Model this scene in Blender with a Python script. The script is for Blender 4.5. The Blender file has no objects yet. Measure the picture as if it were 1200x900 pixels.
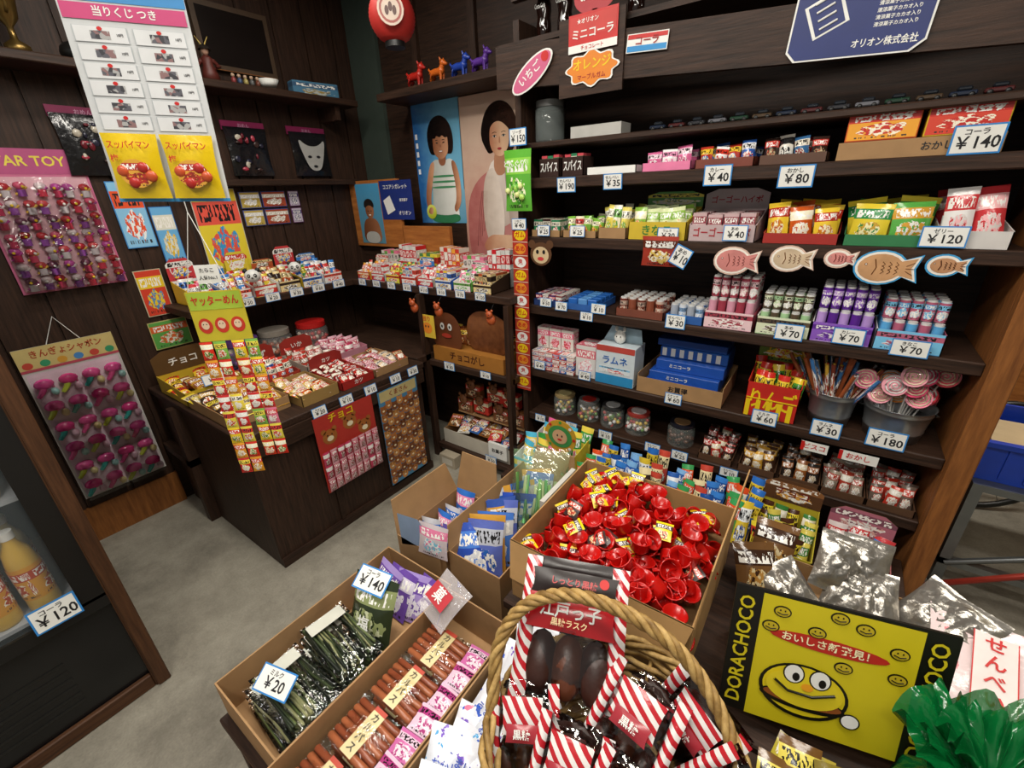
import bpy, bmesh, math, random
from mathutils import Matrix, Vector
R=random.Random(7)
sc=bpy.context.scene
try:
    sc.view_settings.view_transform='Standard'
except Exception: pass
pi=math.pi
# ------------------------------------------------------------ materials
def lin(h):
    h=h.lstrip('#'); c=[int(h[i:i+2],16)/255 for i in (0,2,4)]
    return [x/12.92 if x<=.04045 else ((x+.055)/1.055)**2.4 for x in c]+[1]
def lum(h):
    c=lin(h); return .3*c[0]+.6*c[1]+.1*c[2]
MC={}
def base(key):
    m=bpy.data.materials.new(key); m.use_nodes=True
    nt=m.node_tree; b=nt.nodes["Principled BSDF"]
    return m,nt,b
def tc(nt,scale=(1,1,1)):
    t=nt.nodes.new("ShaderNodeTexCoord"); mp=nt.nodes.new("ShaderNodeMapping")
    mp.inputs["Scale"].default_value=scale
    nt.links.new(t.outputs["Object"],mp.inputs["Vector"]); return mp.outputs["Vector"]
def addbump(nt,b,vec,scale,st,dist=.002):
    n=nt.nodes.new("ShaderNodeTexNoise"); n.inputs["Scale"].default_value=scale; n.inputs["Detail"].default_value=3
    nt.links.new(vec,n.inputs["Vector"])
    bp=nt.nodes.new("ShaderNodeBump"); bp.inputs["Strength"].default_value=st; bp.inputs["Distance"].default_value=dist
    nt.links.new(n.outputs["Fac"],bp.inputs["Height"]); nt.links.new(bp.outputs["Normal"],b.inputs["Normal"])
def C(h,r=.5,m=0,var=.12,bump=0,em=0,bd=.002):
    k=("C",h,r,m,var,bump,em,bd)
    if k in MC: return MC[k]
    mt,nt,b=base("plain_"+h); c=lin(h); vec=tc(nt)
    n=nt.nodes.new("ShaderNodeTexNoise"); n.inputs["Scale"].default_value=18; n.inputs["Detail"].default_value=3
    nt.links.new(vec,n.inputs["Vector"])
    cr=nt.nodes.new("ShaderNodeValToRGB"); cr.color_ramp.elements[0].position=.3; cr.color_ramp.elements[1].position=.7
    cr.color_ramp.elements[0].color=[x*(1-var) for x in c[:3]]+[1]; cr.color_ramp.elements[1].color=c
    nt.links.new(n.outputs["Fac"],cr.inputs["Fac"]); nt.links.new(cr.outputs["Color"],b.inputs["Base Color"])
    b.inputs["Roughness"].default_value=r; b.inputs["Metallic"].default_value=m
    if em:
        b.inputs["Emission Color"].default_value=c; b.inputs["Emission Strength"].default_value=em
    if bump: addbump(nt,b,vec,bump,.6,bd)
    MC[k]=mt; return mt
def VOR(hs,scale=40,r=.4,bump=0,st=(1,1,1)):
    k=("P",tuple(hs),scale,r,bump,st)
    if k in MC: return MC[k]
    mt,nt,b=base("speckle_"+hs[0]); vec=tc(nt,st)
    v=nt.nodes.new("ShaderNodeTexVoronoi"); v.inputs["Scale"].default_value=scale; v.inputs["Randomness"].default_value=.9
    nt.links.new(vec,v.inputs["Vector"])
    sp=nt.nodes.new("ShaderNodeSeparateColor"); nt.links.new(v.outputs["Color"],sp.inputs[0])
    cr=nt.nodes.new("ShaderNodeValToRGB"); cr.color_ramp.interpolation='CONSTANT'
    e=cr.color_ramp.elements; e[0].color=lin(hs[0]); e[0].position=0; e[1].position=1/len(hs); e[1].color=lin(hs[1])
    for i in range(2,len(hs)):
        q=e.new(i/len(hs)); q.color=lin(hs[i])
    nt.links.new(sp.outputs[0],cr.inputs["Fac"]); nt.links.new(cr.outputs["Color"],b.inputs["Base Color"])
    b.inputs["Roughness"].default_value=r
    if bump: addbump(nt,b,tc(nt),bump,.5)
    MC[k]=mt; return mt
def PR(hs,scale=40,r=.4,bump=0,st=None,tu=16,tv=10,pic=1.0):
    """printed package: base colour, title band with lettering, picture, small print (uses the UVs of each pack)"""
    k=("K",tuple(hs),r,bump,tu,tv,pic)
    if k in MC: return MC[k]
    mt,nt,b=base("print_"+hs[0]); N=nt.nodes; L=nt.links
    def val(x,i):
        if isinstance(x,(int,float)): i.default_value=x
        else: L.new(x,i)
    def M(op,a,bb=0.0):
        n=N.new("ShaderNodeMath"); n.operation=op; val(a,n.inputs[0]); val(bb,n.inputs[1]); return n.outputs[0]
    def mix(f,a,bb):
        n=N.new("ShaderNodeMixRGB"); val(f,n.inputs[0])
        for x,i in ((a,n.inputs[1]),(bb,n.inputs[2])):
            if isinstance(x,str): i.default_value=lin(x)
            else: L.new(x,i)
        return n.outputs[0]
    uvn=N.new("ShaderNodeUVMap"); uvn.uv_map="UVMap"; sp=N.new("ShaderNodeSeparateXYZ"); L.new(uvn.outputs[0],sp.inputs[0]); u,v=sp.outputs[0],sp.outputs[1]
    g=N.new("ShaderNodeNewGeometry"); rnd=g.outputs["Random Per Island"]
    def noise(ku,kv,det=1.0):
        c=N.new("ShaderNodeCombineXYZ"); L.new(M('MULTIPLY',u,ku),c.inputs[0]); L.new(M('MULTIPLY',v,kv),c.inputs[1]); L.new(M('MULTIPLY',rnd,37.0),c.inputs[2])
        n=N.new("ShaderNodeTexNoise"); n.inputs["Scale"].default_value=1; n.inputs["Detail"].default_value=det; L.new(c.outputs[0],n.inputs["Vector"]); return n.outputs["Fac"]
    h=list(hs)
    while len(h)<4: h.append('f2f0ea')
    far=max(h+['f6f4ee','1c1a1c'],key=lambda q:abs(lum(q)-lum(h[1])))
    sw=M('GREATER_THAN',rnd,.66)
    c0=mix(sw,h[0],h[1]); c1=mix(sw,h[1],h[2])
    nb=noise(5,5,2.0)
    du=M('DIVIDE',M('SUBTRACT',u,.5),.44); dv=M('DIVIDE',M('SUBTRACT',v,.33),.27)
    d=M('ADD',M('SQRT',M('ADD',M('MULTIPLY',du,du),M('MULTIPLY',dv,dv))),M('MULTIPLY',M('SUBTRACT',nb,.5),1.3))
    blob=M('LESS_THAN',d,.78*pic)
    pc=mix(M('GREATER_THAN',noise(9,9,3.0),.5),h[2],h[3]); pc=mix(M('GREATER_THAN',noise(13,13,2.0),.6),pc,h[1])
    col=mix(blob,c0,pc)
    av=M('ABSOLUTE',M('SUBTRACT',v,.74)); au=M('ABSOLUTE',M('SUBTRACT',u,.5))
    band=M('LESS_THAN',av,.13); col=mix(band,col,c1)
    gl=M('MULTIPLY',M('GREATER_THAN',noise(tu,tv,1.0),.5),M('MULTIPLY',M('LESS_THAN',av,.095),M('LESS_THAN',au,.42)))
    col=mix(gl,col,far)
    st_=M('MULTIPLY',M('GREATER_THAN',noise(48,4,0.0),.52),M('MULTIPLY',M('LESS_THAN',M('ABSOLUTE',M('SUBTRACT',v,.08)),.028),M('LESS_THAN',au,.38)))
    col=mix(st_,col,'2a2426')
    L.new(col,b.inputs["Base Color"]); b.inputs["Roughness"].default_value=r
    if bump: addbump(nt,b,tc(nt),bump,.5)
    MC[k]=mt; return mt
def BAG(hs,scale=50): return PR(hs,scale,.17,60)
def DOTS(h0,hs,scale,thr=.32,r=.2):
    k=("D",h0,tuple(hs),scale,thr)
    if k in MC: return MC[k]
    mt,nt,b=base("motif_"+h0); vec=tc(nt); N=nt.nodes; L=nt.links
    v=N.new("ShaderNodeTexVoronoi"); v.inputs["Scale"].default_value=scale; L.new(vec,v.inputs["Vector"])
    n=N.new("ShaderNodeTexNoise"); n.inputs["Scale"].default_value=scale*3; L.new(vec,n.inputs["Vector"])
    a=N.new("ShaderNodeMath"); a.operation='ADD'; L.new(v.outputs["Distance"],a.inputs[0])
    q=N.new("ShaderNodeMath"); q.operation='MULTIPLY'; q.inputs[1].default_value=.9; L.new(n.outputs["Fac"],q.inputs[0]); L.new(q.outputs[0],a.inputs[1])
    t=N.new("ShaderNodeMath"); t.operation='LESS_THAN'; t.inputs[1].default_value=thr+.42; L.new(a.outputs[0],t.inputs[0])
    sp=N.new("ShaderNodeSeparateColor"); L.new(v.outputs["Color"],sp.inputs[0])
    cr=N.new("ShaderNodeValToRGB"); cr.color_ramp.interpolation='CONSTANT'; e=cr.color_ramp.elements; e[0].color=lin(hs[0]); e[1].color=lin(hs[1]); e[1].position=1/len(hs)
    for i in range(2,len(hs)): e.new(i/len(hs)).color=lin(hs[i])
    L.new(sp.outputs[0],cr.inputs[0]); m_=N.new("ShaderNodeMixRGB"); L.new(t.outputs[0],m_.inputs[0]); m_.inputs[1].default_value=lin(h0); L.new(cr.outputs[0],m_.inputs[2])
    L.new(m_.outputs[0],b.inputs["Base Color"]); b.inputs["Roughness"].default_value=r; addbump(nt,b,vec,45,.6,.003); MC[k]=mt; return mt
def WOOD(h1,h2,st=(2,2,30),r=.55):
    k=("W",h1,h2,st,r)
    if k in MC: return MC[k]
    mt,nt,b=base("wood_"+h1); vec=tc(nt,st)
    n=nt.nodes.new("ShaderNodeTexNoise"); n.inputs["Scale"].default_value=3; n.inputs["Detail"].default_value=8; n.inputs["Roughness"].default_value=.65
    nt.links.new(vec,n.inputs["Vector"])
    cr=nt.nodes.new("ShaderNodeValToRGB"); cr.color_ramp.elements[0].position=.3; cr.color_ramp.elements[1].position=.72
    cr.color_ramp.elements[0].color=lin(h1); cr.color_ramp.elements[1].color=lin(h2)
    nt.links.new(n.outputs["Fac"],cr.inputs["Fac"]); nt.links.new(cr.outputs["Color"],b.inputs["Base Color"])
    b.inputs["Roughness"].default_value=r; b.inputs["Specular IOR Level"].default_value=.3
    bp=nt.nodes.new("ShaderNodeBump"); bp.inputs["Strength"].default_value=.35; bp.inputs["Distance"].default_value=.003
    nt.links.new(n.outputs["Fac"],bp.inputs["Height"]); nt.links.new(bp.outputs["Normal"],b.inputs["Normal"])
    MC[k]=mt; return mt
def FILM(h='ffffff',a=.25,bump=45,r=.08):
    k=("F",h,a,bump,r)
    if k in MC: return MC[k]
    mt,nt,b=base("film_"+h)
    b.inputs["Base Color"].default_value=lin(h); b.inputs["Roughness"].default_value=r
    b.inputs["Alpha"].default_value=a
    if bump: addbump(nt,b,tc(nt),bump,.8,.004)
    MC[k]=mt; return mt
def CLEAR(bump=35,ior=1.5):
    k=("CL",bump,ior)
    if k in MC: return MC[k]
    mt,nt,b=base("clear_wrap"); N=nt.nodes
    t=N.new("ShaderNodeBsdfTransparent"); g=N.new("ShaderNodeBsdfGlossy"); g.inputs["Roughness"].default_value=.06
    f=N.new("ShaderNodeFresnel"); f.inputs[0].default_value=ior; mx=N.new("ShaderNodeMixShader")
    n=N.new("ShaderNodeTexNoise"); n.inputs["Scale"].default_value=bump; nt.links.new(tc(nt),n.inputs["Vector"])
    bp=N.new("ShaderNodeBump"); bp.inputs["Strength"].default_value=.9; bp.inputs["Distance"].default_value=.006
    nt.links.new(n.outputs["Fac"],bp.inputs["Height"]); nt.links.new(bp.outputs["Normal"],g.inputs["Normal"]); nt.links.new(bp.outputs["Normal"],f.inputs["Normal"])
    nt.links.new(f.outputs[0],mx.inputs[0]); nt.links.new(t.outputs[0],mx.inputs[1]); nt.links.new(g.outputs[0],mx.inputs[2])
    nt.links.new(mx.outputs[0],N["Material Output"].inputs["Surface"]); MC[k]=mt; return mt
def CONC():
    mt,nt,b=base("concrete"); vec=tc(nt)
    n=nt.nodes.new("ShaderNodeTexNoise"); n.inputs["Scale"].default_value=2.6; n.inputs["Detail"].default_value=12; n.inputs["Roughness"].default_value=.72
    nt.links.new(vec,n.inputs["Vector"])
    cr=nt.nodes.new("ShaderNodeValToRGB"); cr.color_ramp.elements[0].position=.32; cr.color_ramp.elements[1].position=.68
    cr.color_ramp.elements[0].color=lin('746e62'); cr.color_ramp.elements[1].color=lin('aea898')
    nt.links.new(n.outputs["Fac"],cr.inputs["Fac"])
    n2=nt.nodes.new("ShaderNodeTexNoise"); n2.inputs["Scale"].default_value=130; n2.inputs["Detail"].default_value=2
    nt.links.new(vec,n2.inputs["Vector"])
    mx=nt.nodes.new("ShaderNodeMixRGB"); mx.blend_type='MULTIPLY'; mx.inputs[0].default_value=.35
    nt.links.new(cr.outputs["Color"],mx.inputs[1]); nt.links.new(n2.outputs["Fac"],mx.inputs[2])
    nt.links.new(mx.outputs["Color"],b.inputs["Base Color"]); b.inputs["Roughness"].default_value=.75
    bp=nt.nodes.new("ShaderNodeBump"); bp.inputs["Strength"].default_value=.2; bp.inputs["Distance"].default_value=.003
    nt.links.new(n2.outputs["Fac"],bp.inputs["Height"]); nt.links.new(bp.outputs["Normal"],b.inputs["Normal"])
    return mt
DW=WOOD('1c120c','3c271b'); DWx=WOOD('1e130d','463024',(2,30,30)); DWy=WOOD('1e130d','422c20',(30,2,30)); DWz=WOOD('1e130d','432d21',(30,30,2))
MW=WOOD('6b3f1e','9a6231',(20,20,2)); OW=WOOD('8a4f22','b9763a',(2,20,14))
CB=C('a58056',.75,var=.15); CBd=C('80603c',.8); WH=C('e8e8e3',.5,var=.03); BK=C('141414',.4); RED=C('c8201e',.4); BLU=C('2461b0',.4)
INK=C('16161a',.5); TAGB=C('2f86cf',.5); YEL=C('ecca1d',.4); GRN=C('2f9a3c',.4); PNK=C('e77fa8',.4); CRM=C('efe3c0',.5)
# ------------------------------------------------------------ geometry
def at(x,y,z,yaw=0,pitch=0,roll=0):
    r=math.radians
    return Matrix.Translation((x,y,z))@Matrix.Rotation(r(yaw),4,'Z')@Matrix.Rotation(r(pitch),4,'X')@Matrix.Rotation(r(roll),4,'Y')
TX={}
def glyph(s):
    if s in TX: return TX[s]
    c=bpy.data.curves.new("g","FONT"); c.body=s; c.size=1; c.resolution_u=2; c.offset=.018
    c.align_x='CENTER'; c.align_y='CENTER'
    ob=bpy.data.objects.new("g",c); bpy.context.collection.objects.link(ob)
    dg=bpy.context.evaluated_depsgraph_get(); me=bpy.data.meshes.new_from_object(ob.evaluated_get(dg))
    vs=[(v.co.x,v.co.y) for v in me.vertices]; fs=[tuple(p.vertices) for p in me.polygons]
    w=max([a for a,b in vs],default=.5)-min([a for a,b in vs],default=-.5)
    bpy.data.objects.remove(ob); bpy.data.meshes.remove(me); bpy.data.curves.remove(c)
    TX[s]=(vs,fs,w); return TX[s]
class O:
    def __init__(s,name,M=None): s.n=name;s.v=[];s.uv=[];s.f=[];s.mi=[];s.ms=[];s.sm=[];s.M=M or Matrix()
    def add(s,vs,fs,mat,sm=False,M=None,uv=None):
        T=s.M@M if M else s.M
        b=len(s.v); s.v+=[tuple(T@Vector(v)) for v in vs]
        s.uv+=(uv if uv else [(.5,.5)]*len(vs))
        if mat not in s.ms: s.ms.append(mat)
        k=s.ms.index(mat)
        for f in fs: s.f.append(tuple(i+b for i in f)); s.mi.append(k); s.sm.append(sm)
    def box(s,x0,x1,y0,y1,z0,z1,mat,M=None):
        q=[((x0,y0,z0),(x1,y0,z0),(x1,y0,z1),(x0,y0,z1)),((x1,y1,z0),(x0,y1,z0),(x0,y1,z1),(x1,y1,z1)),
           ((x0,y1,z0),(x0,y0,z0),(x0,y0,z1),(x0,y1,z1)),((x1,y0,z0),(x1,y1,z0),(x1,y1,z1),(x1,y0,z1)),
           ((x0,y0,z1),(x1,y0,z1),(x1,y1,z1),(x0,y1,z1)),((x0,y1,z0),(x1,y1,z0),(x1,y0,z0),(x0,y0,z0))]
        s.add([p for f in q for p in f],[tuple(range(i*4,i*4+4)) for i in range(6)],mat,False,M,[(0,0),(1,0),(1,1),(0,1)]*6)
    def cbox(s,x0,x1,y0,y1,z0,z1,mat,M=None,c=.004):
        bm=bmesh.new()
        for x,dx in ((x0,c),(x1,-c)):
            for y,dy in ((y0,c),(y1,-c)):
                for z,dz in ((z0,c),(z1,-c)):
                    for a in ((x,y+dy,z+dz),(x+dx,y,z+dz),(x+dx,y+dy,z)): bm.verts.new(a)
        bmesh.ops.convex_hull(bm,input=bm.verts); bm.verts.index_update()
        pv=[v.co[:] for v in bm.verts]; D=[(x1-x0,0,x0),(y1-y0,1,y0),(z1-z0,2,z0)]
        if D[2][0]>=min(D[0][0],D[1][0]): a=D[0] if D[0][0]>D[1][0] else D[1]; b=D[2]
        else: a,b=D[0],D[1]
        s.add(pv,[tuple(v.index for v in f.verts) for f in bm.faces],mat,False,M,[((p[a[1]]-a[2])/a[0],(p[b[1]]-b[2])/b[0]) for p in pv]); bm.free()
    def lathe(s,pr,mat,n=20,M=None,sm=True):
        vs=[];fs=[];uv=[];m=len(pr); z0=min(p[1] for p in pr); z1=max(p[1] for p in pr)+1e-6
        for i in range(n):
            a=2*pi*i/n
            for r,z in pr: vs.append((r*math.cos(a),r*math.sin(a),z)); uv.append(((2*i/n)%1,(z-z0)/(z1-z0)))
        for i in range(n):
            for j in range(m-1):
                fs.append((i*m+j,((i+1)%n)*m+j,((i+1)%n)*m+j+1,i*m+j+1))
        s.add(vs,fs,mat,sm,M,uv)
    def cyl(s,x,y,z,r,h,mat,n=14,r2=None,M=None):
        r2=r if r2 is None else r2
        T=Matrix.Translation((x,y,z)); T=M@T if M else T
        s.lathe([(r,0),(r2,h)],mat,n,T)
        for rr,zz in ((r,0),(r2,h)):
            s.add([(rr*math.cos(2*pi*i/n),rr*math.sin(2*pi*i/n),zz) for i in range(n)],[tuple(range(n)) if zz else tuple(range(n))[::-1]],mat,False,T)
    def ell(s,x,y,z,rx,ry,rz,mat,n=12,M=None):
        T=Matrix.Translation((x,y,z))@Matrix.Diagonal((rx,ry,rz,1)); T=M@T if M else T
        m=max(5,n//2+1)
        s.lathe([(max(.001,math.sin(pi*j/(m-1))),-math.cos(pi*j/(m-1))) for j in range(m)],mat,n,T)
    def tube(s,pts,r,mat,n=6,M=None,closed=False):
        pts=[Vector(p) for p in pts]; N=len(pts); vs=[];fs=[];uv=[]
        rr=r if isinstance(r,(list,tuple)) else [r]*N
        for i,p in enumerate(pts):
            a=pts[(i-1)%N] if (i or closed) else p; b=pts[(i+1)%N] if (i<N-1 or closed) else p
            d=(b-a).normalized(); u=d.cross(Vector((0,0,1)))
            if u.length<.05: u=d.cross(Vector((0,1,0)))
            u.normalize(); w=d.cross(u)
            for k in range(n):
                t=2*pi*k/n; vs.append(p+(u*math.cos(t)+w*math.sin(t))*rr[i]); uv.append((i/max(1,N-1),k/n))
        for i in range(N if closed else N-1):
            for k in range(n):
                j=(i+1)%N
                fs.append((i*n+k,i*n+(k+1)%n,j*n+(k+1)%n,j*n+k))
        s.add(vs,fs,mat,True,M,uv)
    def poly(s,pts,mat,y=0,M=None):
        a0=min(p[0] for p in pts);a1=max(p[0] for p in pts);b0=min(p[1] for p in pts);b1=max(p[1] for p in pts)
        s.add([(p[0],y,p[1]) for p in pts],[tuple(range(len(pts)))],mat,False,M,[((p[0]-a0)/(a1-a0+1e-9),(p[1]-b0)/(b1-b0+1e-9)) for p in pts])
    def rect(s,x0,x1,z0,z1,mat,y=0,M=None): s.poly([(x0,z0),(x1,z0),(x1,z1),(x0,z1)],mat,y,M)
    def disc(s,x,z,rx,rz,mat,y=0,M=None,n=18):
        s.poly([(x+rx*math.cos(2*pi*i/n),z+rz*math.sin(2*pi*i/n)) for i in range(n)],mat,y,M)
    def text(s,t,h,mat,x=0,z=0,y=0,M=None,maxw=None,rot=0,sx=1):
        vs,fs,w=glyph(t); k=h
        kx=h*sx
        if maxw and w*kx>maxw: kx=maxw/w
        T=Matrix.Translation((x,y,z))@Matrix.Rotation(math.radians(rot),4,'Y')
        T=M@T if M else T
        s.add([(a*kx,0,b*k) for a,b in vs],fs,mat,False,T)
    def pouch(s,w,h,t,mat,M=None,cr=.08,nx=6,nz=8,wv=.12):
        g=[[1+R.uniform(-wv,wv) for i in range(nx+1)] for j in range(nz+1)]
        for sd in (-1,1):
            vs=[];uv=[];fa=[]
            for j in range(nz+1):
                v=j/nz
                b=.04 if (v<cr or v>1-cr) else max(.04,math.sin(pi*(v-cr)/(1-2*cr)))**.5
                for i in range(nx+1):
                    u=i/nx; a=max(0,math.sin(pi*u))**.6
                    x=(u-.5)*w*(1-.07*b); y=sd*t/2*a*b*g[j][i]
                    vs.append((x,y,(v)*h)); uv.append((u if sd<0 else 1-u,v))
            for j in range(nz):
                for i in range(nx):
                    q=(j*(nx+1)+i,j*(nx+1)+i+1,(j+1)*(nx+1)+i+1,(j+1)*(nx+1)+i)
                    fa.append(q[::-1] if sd==1 else q)
            s.add(vs,fa,mat,True,M,uv)
    def done(s):
        if not s.v: return
        xs=[v[0] for v in s.v];ys=[v[1] for v in s.v];zs=[v[2] for v in s.v]
        c=Vector(((min(xs)+max(xs))/2,(min(ys)+max(ys))/2,min(zs)))
        me=bpy.data.meshes.new(s.n); me.from_pydata([tuple(Vector(v)-c) for v in s.v],[],s.f)
        for m in s.ms: me.materials.append(m)
        me.polygons.foreach_set("material_index",s.mi); me.polygons.foreach_set("use_smooth",s.sm)
        ul=me.uv_layers.new(name="UVMap"); fl=[]
        for f in s.f:
            for i in f: fl+=s.uv[i]
        ul.data.foreach_set("uv",fl); me.update()
        ob=bpy.data.objects.new(s.n,me); ob.location=c; bpy.context.collection.objects.link(ob); return ob
JP=["おかし","ラムネ","チョコ","グミ","あめ","ガム","せんべい","いちご","コーラ","ミルク","きなこ","スナック","メロン","ソーダ","ゼリー","カレー"]
def jp(): return R.choice(JP)
def tag(x,y,z,w,h,price,yaw=0,pitch=0,roll=0,top=None):
    w*=.84; h*=.88
    o=O("price_tag",at(x,y,z,yaw,pitch,roll))
    o.box(-w/2,w/2,0,.002,-h/2,h/2,TAGB)
    b=min(w,h)*.06
    o.rect(-w/2+b,w/2-b,-h/2+b,h/2-b,WH,-.0006)
    o.text(top or jp(),h*.24,INK,-w*.04,h*.25,-.0012,maxw=w*.75)
    o.text("￥"+str(price),h*.56,INK,0,-h*.12,-.0012,maxw=w*.84)
    return o.done()
def fill(o,kind,x0,x1,y0,y1,z0,mats,nx,ny,ph):
    dx=(x1-x0)/nx; dy=(y1-y0)/ny
    for j in range(ny):
        for i in range(nx):
            cx=x0+dx*(i+.5); cy=y0+dy*(j+.5); m=mats[(i+j*2)%len(mats)] if len(mats)>1 else mats[0]
            if kind=='pouch':
                o.pouch(dx*.98,ph*R.uniform(.85,1.1),min(dy*.85,.045),m,at(cx,cy,z0,R.uniform(-12,12),-R.uniform(3,18),R.uniform(-9,9)),nx=5,nz=6,wv=.22)
            elif kind=='lay':
                o.pouch(dx*1.0,ph,.022,m,at(cx,cy-ph*.4,z0+.01+R.uniform(0,.03),R.uniform(-20,20),-R.uniform(62,85),0),nx=4,nz=6)
            elif kind=='can':
                r=min(dx,dy)*.46
                o.cyl(cx,cy,z0,r,ph*.92,m,12); o.cyl(cx,cy,z0+ph*.92,r*.85,ph*.08,C('d8d8d6',.25),12)
            elif kind=='pack':
                o.box(cx-dx*.45,cx+dx*.45,cy-dy*.45,cy+dy*.45,z0,z0+ph*R.uniform(.93,1),m,)
            elif kind=='flat':
                o.cbox(cx-dx*.46,cx+dx*.46,cy-dy*.46,cy+dy*.46,z0,z0+ph,m,Matrix.Translation((0,0,0)),c=min(.004,ph*.3))
def dbox(name,x,y,z,w,d,hf,hb,bs,ink=None,txt=None,cont=None,header=0,hm=None,yaw=0,side=None,tilt=0):
    o=O(name,at(x,y,z,yaw,tilt)); t=.003
    o.box(-w/2,w/2,0,d,0,t,bs)
    o.box(-w/2,w/2,0,t,t,hf,bs); o.box(-w/2,w/2,d-t,d,t,hb,bs)
    for sx in (-1,1):
        xs=sx*(w/2-t/2)
        vs=[(xs-t/2,0,0),(xs+t/2,0,0),(xs-t/2,d,0),(xs+t/2,d,0),(xs-t/2,0,hf),(xs+t/2,0,hf),(xs-t/2,d,hb),(xs+t/2,d,hb)]
        o.add(vs,[(0,2,3,1),(0,4,6,2),(1,3,7,5),(4,5,7,6),(0,1,5,4),(2,6,7,3)],side or bs)
    if txt: o.text(txt,hf*.62,ink or WH,0,hf*.5,-.001,maxw=w*.85)
    if header:
        hm=hm or bs; k=header
        pl=[(-w/2,hb-.002),(w/2,hb-.002),(w/2,hb+k*.75),(w*.3,hb+k),(-w*.3,hb+k),(-w/2,hb+k*.75)]
        o.poly(pl,hm,d-.004); o.poly(pl[::-1],CBd,d-.002)
        o.text(jp() if not txt else txt,k*.4,ink or WH,0,hb+k*.42,d-.005,maxw=w*.8)
    if cont:
        kind,mats,nx,ny,ph=cont
        fill(o,kind,-w/2+.006,w/2-.006,.008,d-.01,t+.001,mats,nx,ny,ph)
    return o.done()
# ------------------------------------------------------------ room shell
def slab(n,x0,x1,y0,y1,z0,z1,m):
    o=O(n); o.box(x0,x1,y0,y1,z0,z1,m); return o.done()
slab("floor",-3.1,2.6,-2.0,3.6,-.1,0,CONC())
o=O("wall_left"); o.box(-3.05,-2.95,-2,2.4,0,3,DW)
y=-2.0
while y<2.2:
    o.box(-2.95,-2.938,y,y+.19,.2,3,DWz); y+=.2
o.box(-2.95,-2.93,-2,.6,.0,.2,MW); o.done()
slab("wall_back",-3.05,.62,2.33,2.43,0,3,DW)
slab("wall_partition",-2.936,-2.42,2.175,2.325,0,1.33,DWx)
o=O("trim_1")
for x in (-2.35,-1.9,-1.45,-1.0,-.5,0,.4): o.box(x,x+.05,2.305,2.329,2.25,2.94,DWz)
o.done()
slab("window_1",-2.93,-2.66,2.30,2.328,1.335,2.9,C('3c463f',.3))
slab("ceiling",-3.05,2.6,-.9,3.6,2.95,3.05,DWx)
slab("wall_right",2.5,2.6,-2,3.6,0,2.95,C('8c8468',.8))
slab("wall_rear_yard",.62,2.6,3.5,3.6,0,2.95,C('94854f',.8))
def fluoro(x,y,z,L,yaw,pw):
    o=O("fluorescent_lamp",at(x,y,z,yaw)); o.cbox(-L/2,L/2,-.07,.07,.02,.07,WH)
    for s in (-.035,.035): o.tube([(-L/2+.02,s,0),(L/2-.02,s,0)],.014,C('ffffff',.3,em=4,var=0),8)
    o.tube([(0,0,.07),(0,0,.1)],.01,WH); o.done()
    l=bpy.data.lights.new("fluoro_light","AREA"); l.shape='RECTANGLE'; l.size=L; l.size_y=.2; l.energy=pw; l.color=(1,.94,.84)
    ob=bpy.data.objects.new("fluoro_light",l); ob.location=(x,y,z-.03); ob.rotation_euler=(0,0,math.radians(yaw)); bpy.context.collection.objects.link(ob)
fluoro(-.9,.65,2.86,1.2,0,31); fluoro(.5,.5,2.86,1.2,0,22); fluoro(-1.95,1.0,2.86,1.2,90,15)
fluoro(-.3,-.6,2.86,1.2,0,27); fluoro(1.5,2.6,2.86,1.2,0,34)
w=bpy.data.worlds.new("w"); sc.world=w; w.use_nodes=True
bg=w.node_tree.nodes["Background"]; bg.inputs[0].default_value=(1,.97,.91,1); bg.inputs[1].default_value=.36
# ------------------------------------------------------------ main shelf unit (back right)
UX0,UX1,UF,UB=-1.28,.45,1.90,2.30
S=dict(s0=1.845,s1=1.70,s2=1.44,s3=1.10,s4=.745,s5=.47)
o=O("candy_shelf_unit")
o.box(UX0,UX1+.05,UB,UB+.024,0,2.6,DW)
o.box(UX0-.03,UX0,UF-.01,UB,0,2.3,DWz)
o.box(UX1,UX1+.02,UF,UB,0,2.3,MW); o.cbox(UX1,UX1+.065,UF-.05,UF,0,2.2,MW)
for k,z in S.items():
    th=.022 if k=='s0' else .045
    o.cbox(UX0,UX1,UF,UB,z-th,z,DWx)
bv=[(UX0-.1,2.06),(UX1+.1,1.925),(UX1+.1,2.07),(UX0-.1,2.215)]
vs=[(a,UF-.045,b) for a,b in bv]+[(a,UF-.02,b) for a,b in bv]
o.add(vs,[(0,1,2,3),(7,6,5,4),(0,4,5,1),(3,2,6,7),(0,3,7,4),(1,5,6,2)],DWx)
o.box(UX0-.1,UX1+.1,UF-.02,UB,2.205,2.225,DWx)
o.box(-1.06,-.79,UF-.055,UF-.046,1.985,2.24,DWx)
o.box(UX0-.03,UX1,UF-.02,UF+.01,2.36,2.42,DWx)
o.done()
o=O("display_bench"); o.cbox(-1.2,.44,1.5,1.88,.27,.30,DWx)
for x in (-1.18,-.4,.38): 
    for yy in (1.52,1.82): o.box(x,x+.04,yy,yy+.04,0,.27,DWz)
o.done()
Y0=1.915
z=S['s1']+.001
for x in (-1.15,-1.03):
    dbox("candy_tin",x,Y0,z,.105,.1,.075,.075,C('3a2a26',.3),WH,"スパイス",('pack',[PR(['c94a55','2c7a52','e9e2d0','40302c'],60)],3,1,.088))
dbox("paper_tray",-.85,Y0,z,.22,.2,.028,.028,WH,cont=('flat',[C('dfe3df',.4)],3,2,.02))
dbox("candy_tray",-.62,Y0,z,.19,.2,.03,.03,PNK,cont=('pouch',[BAG(['d86a9a','f2d7e2','b33a6d','f0f0f0']),BAG(['c9406c','f5f5f5','e79abf'])],3,3,.075))
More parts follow.
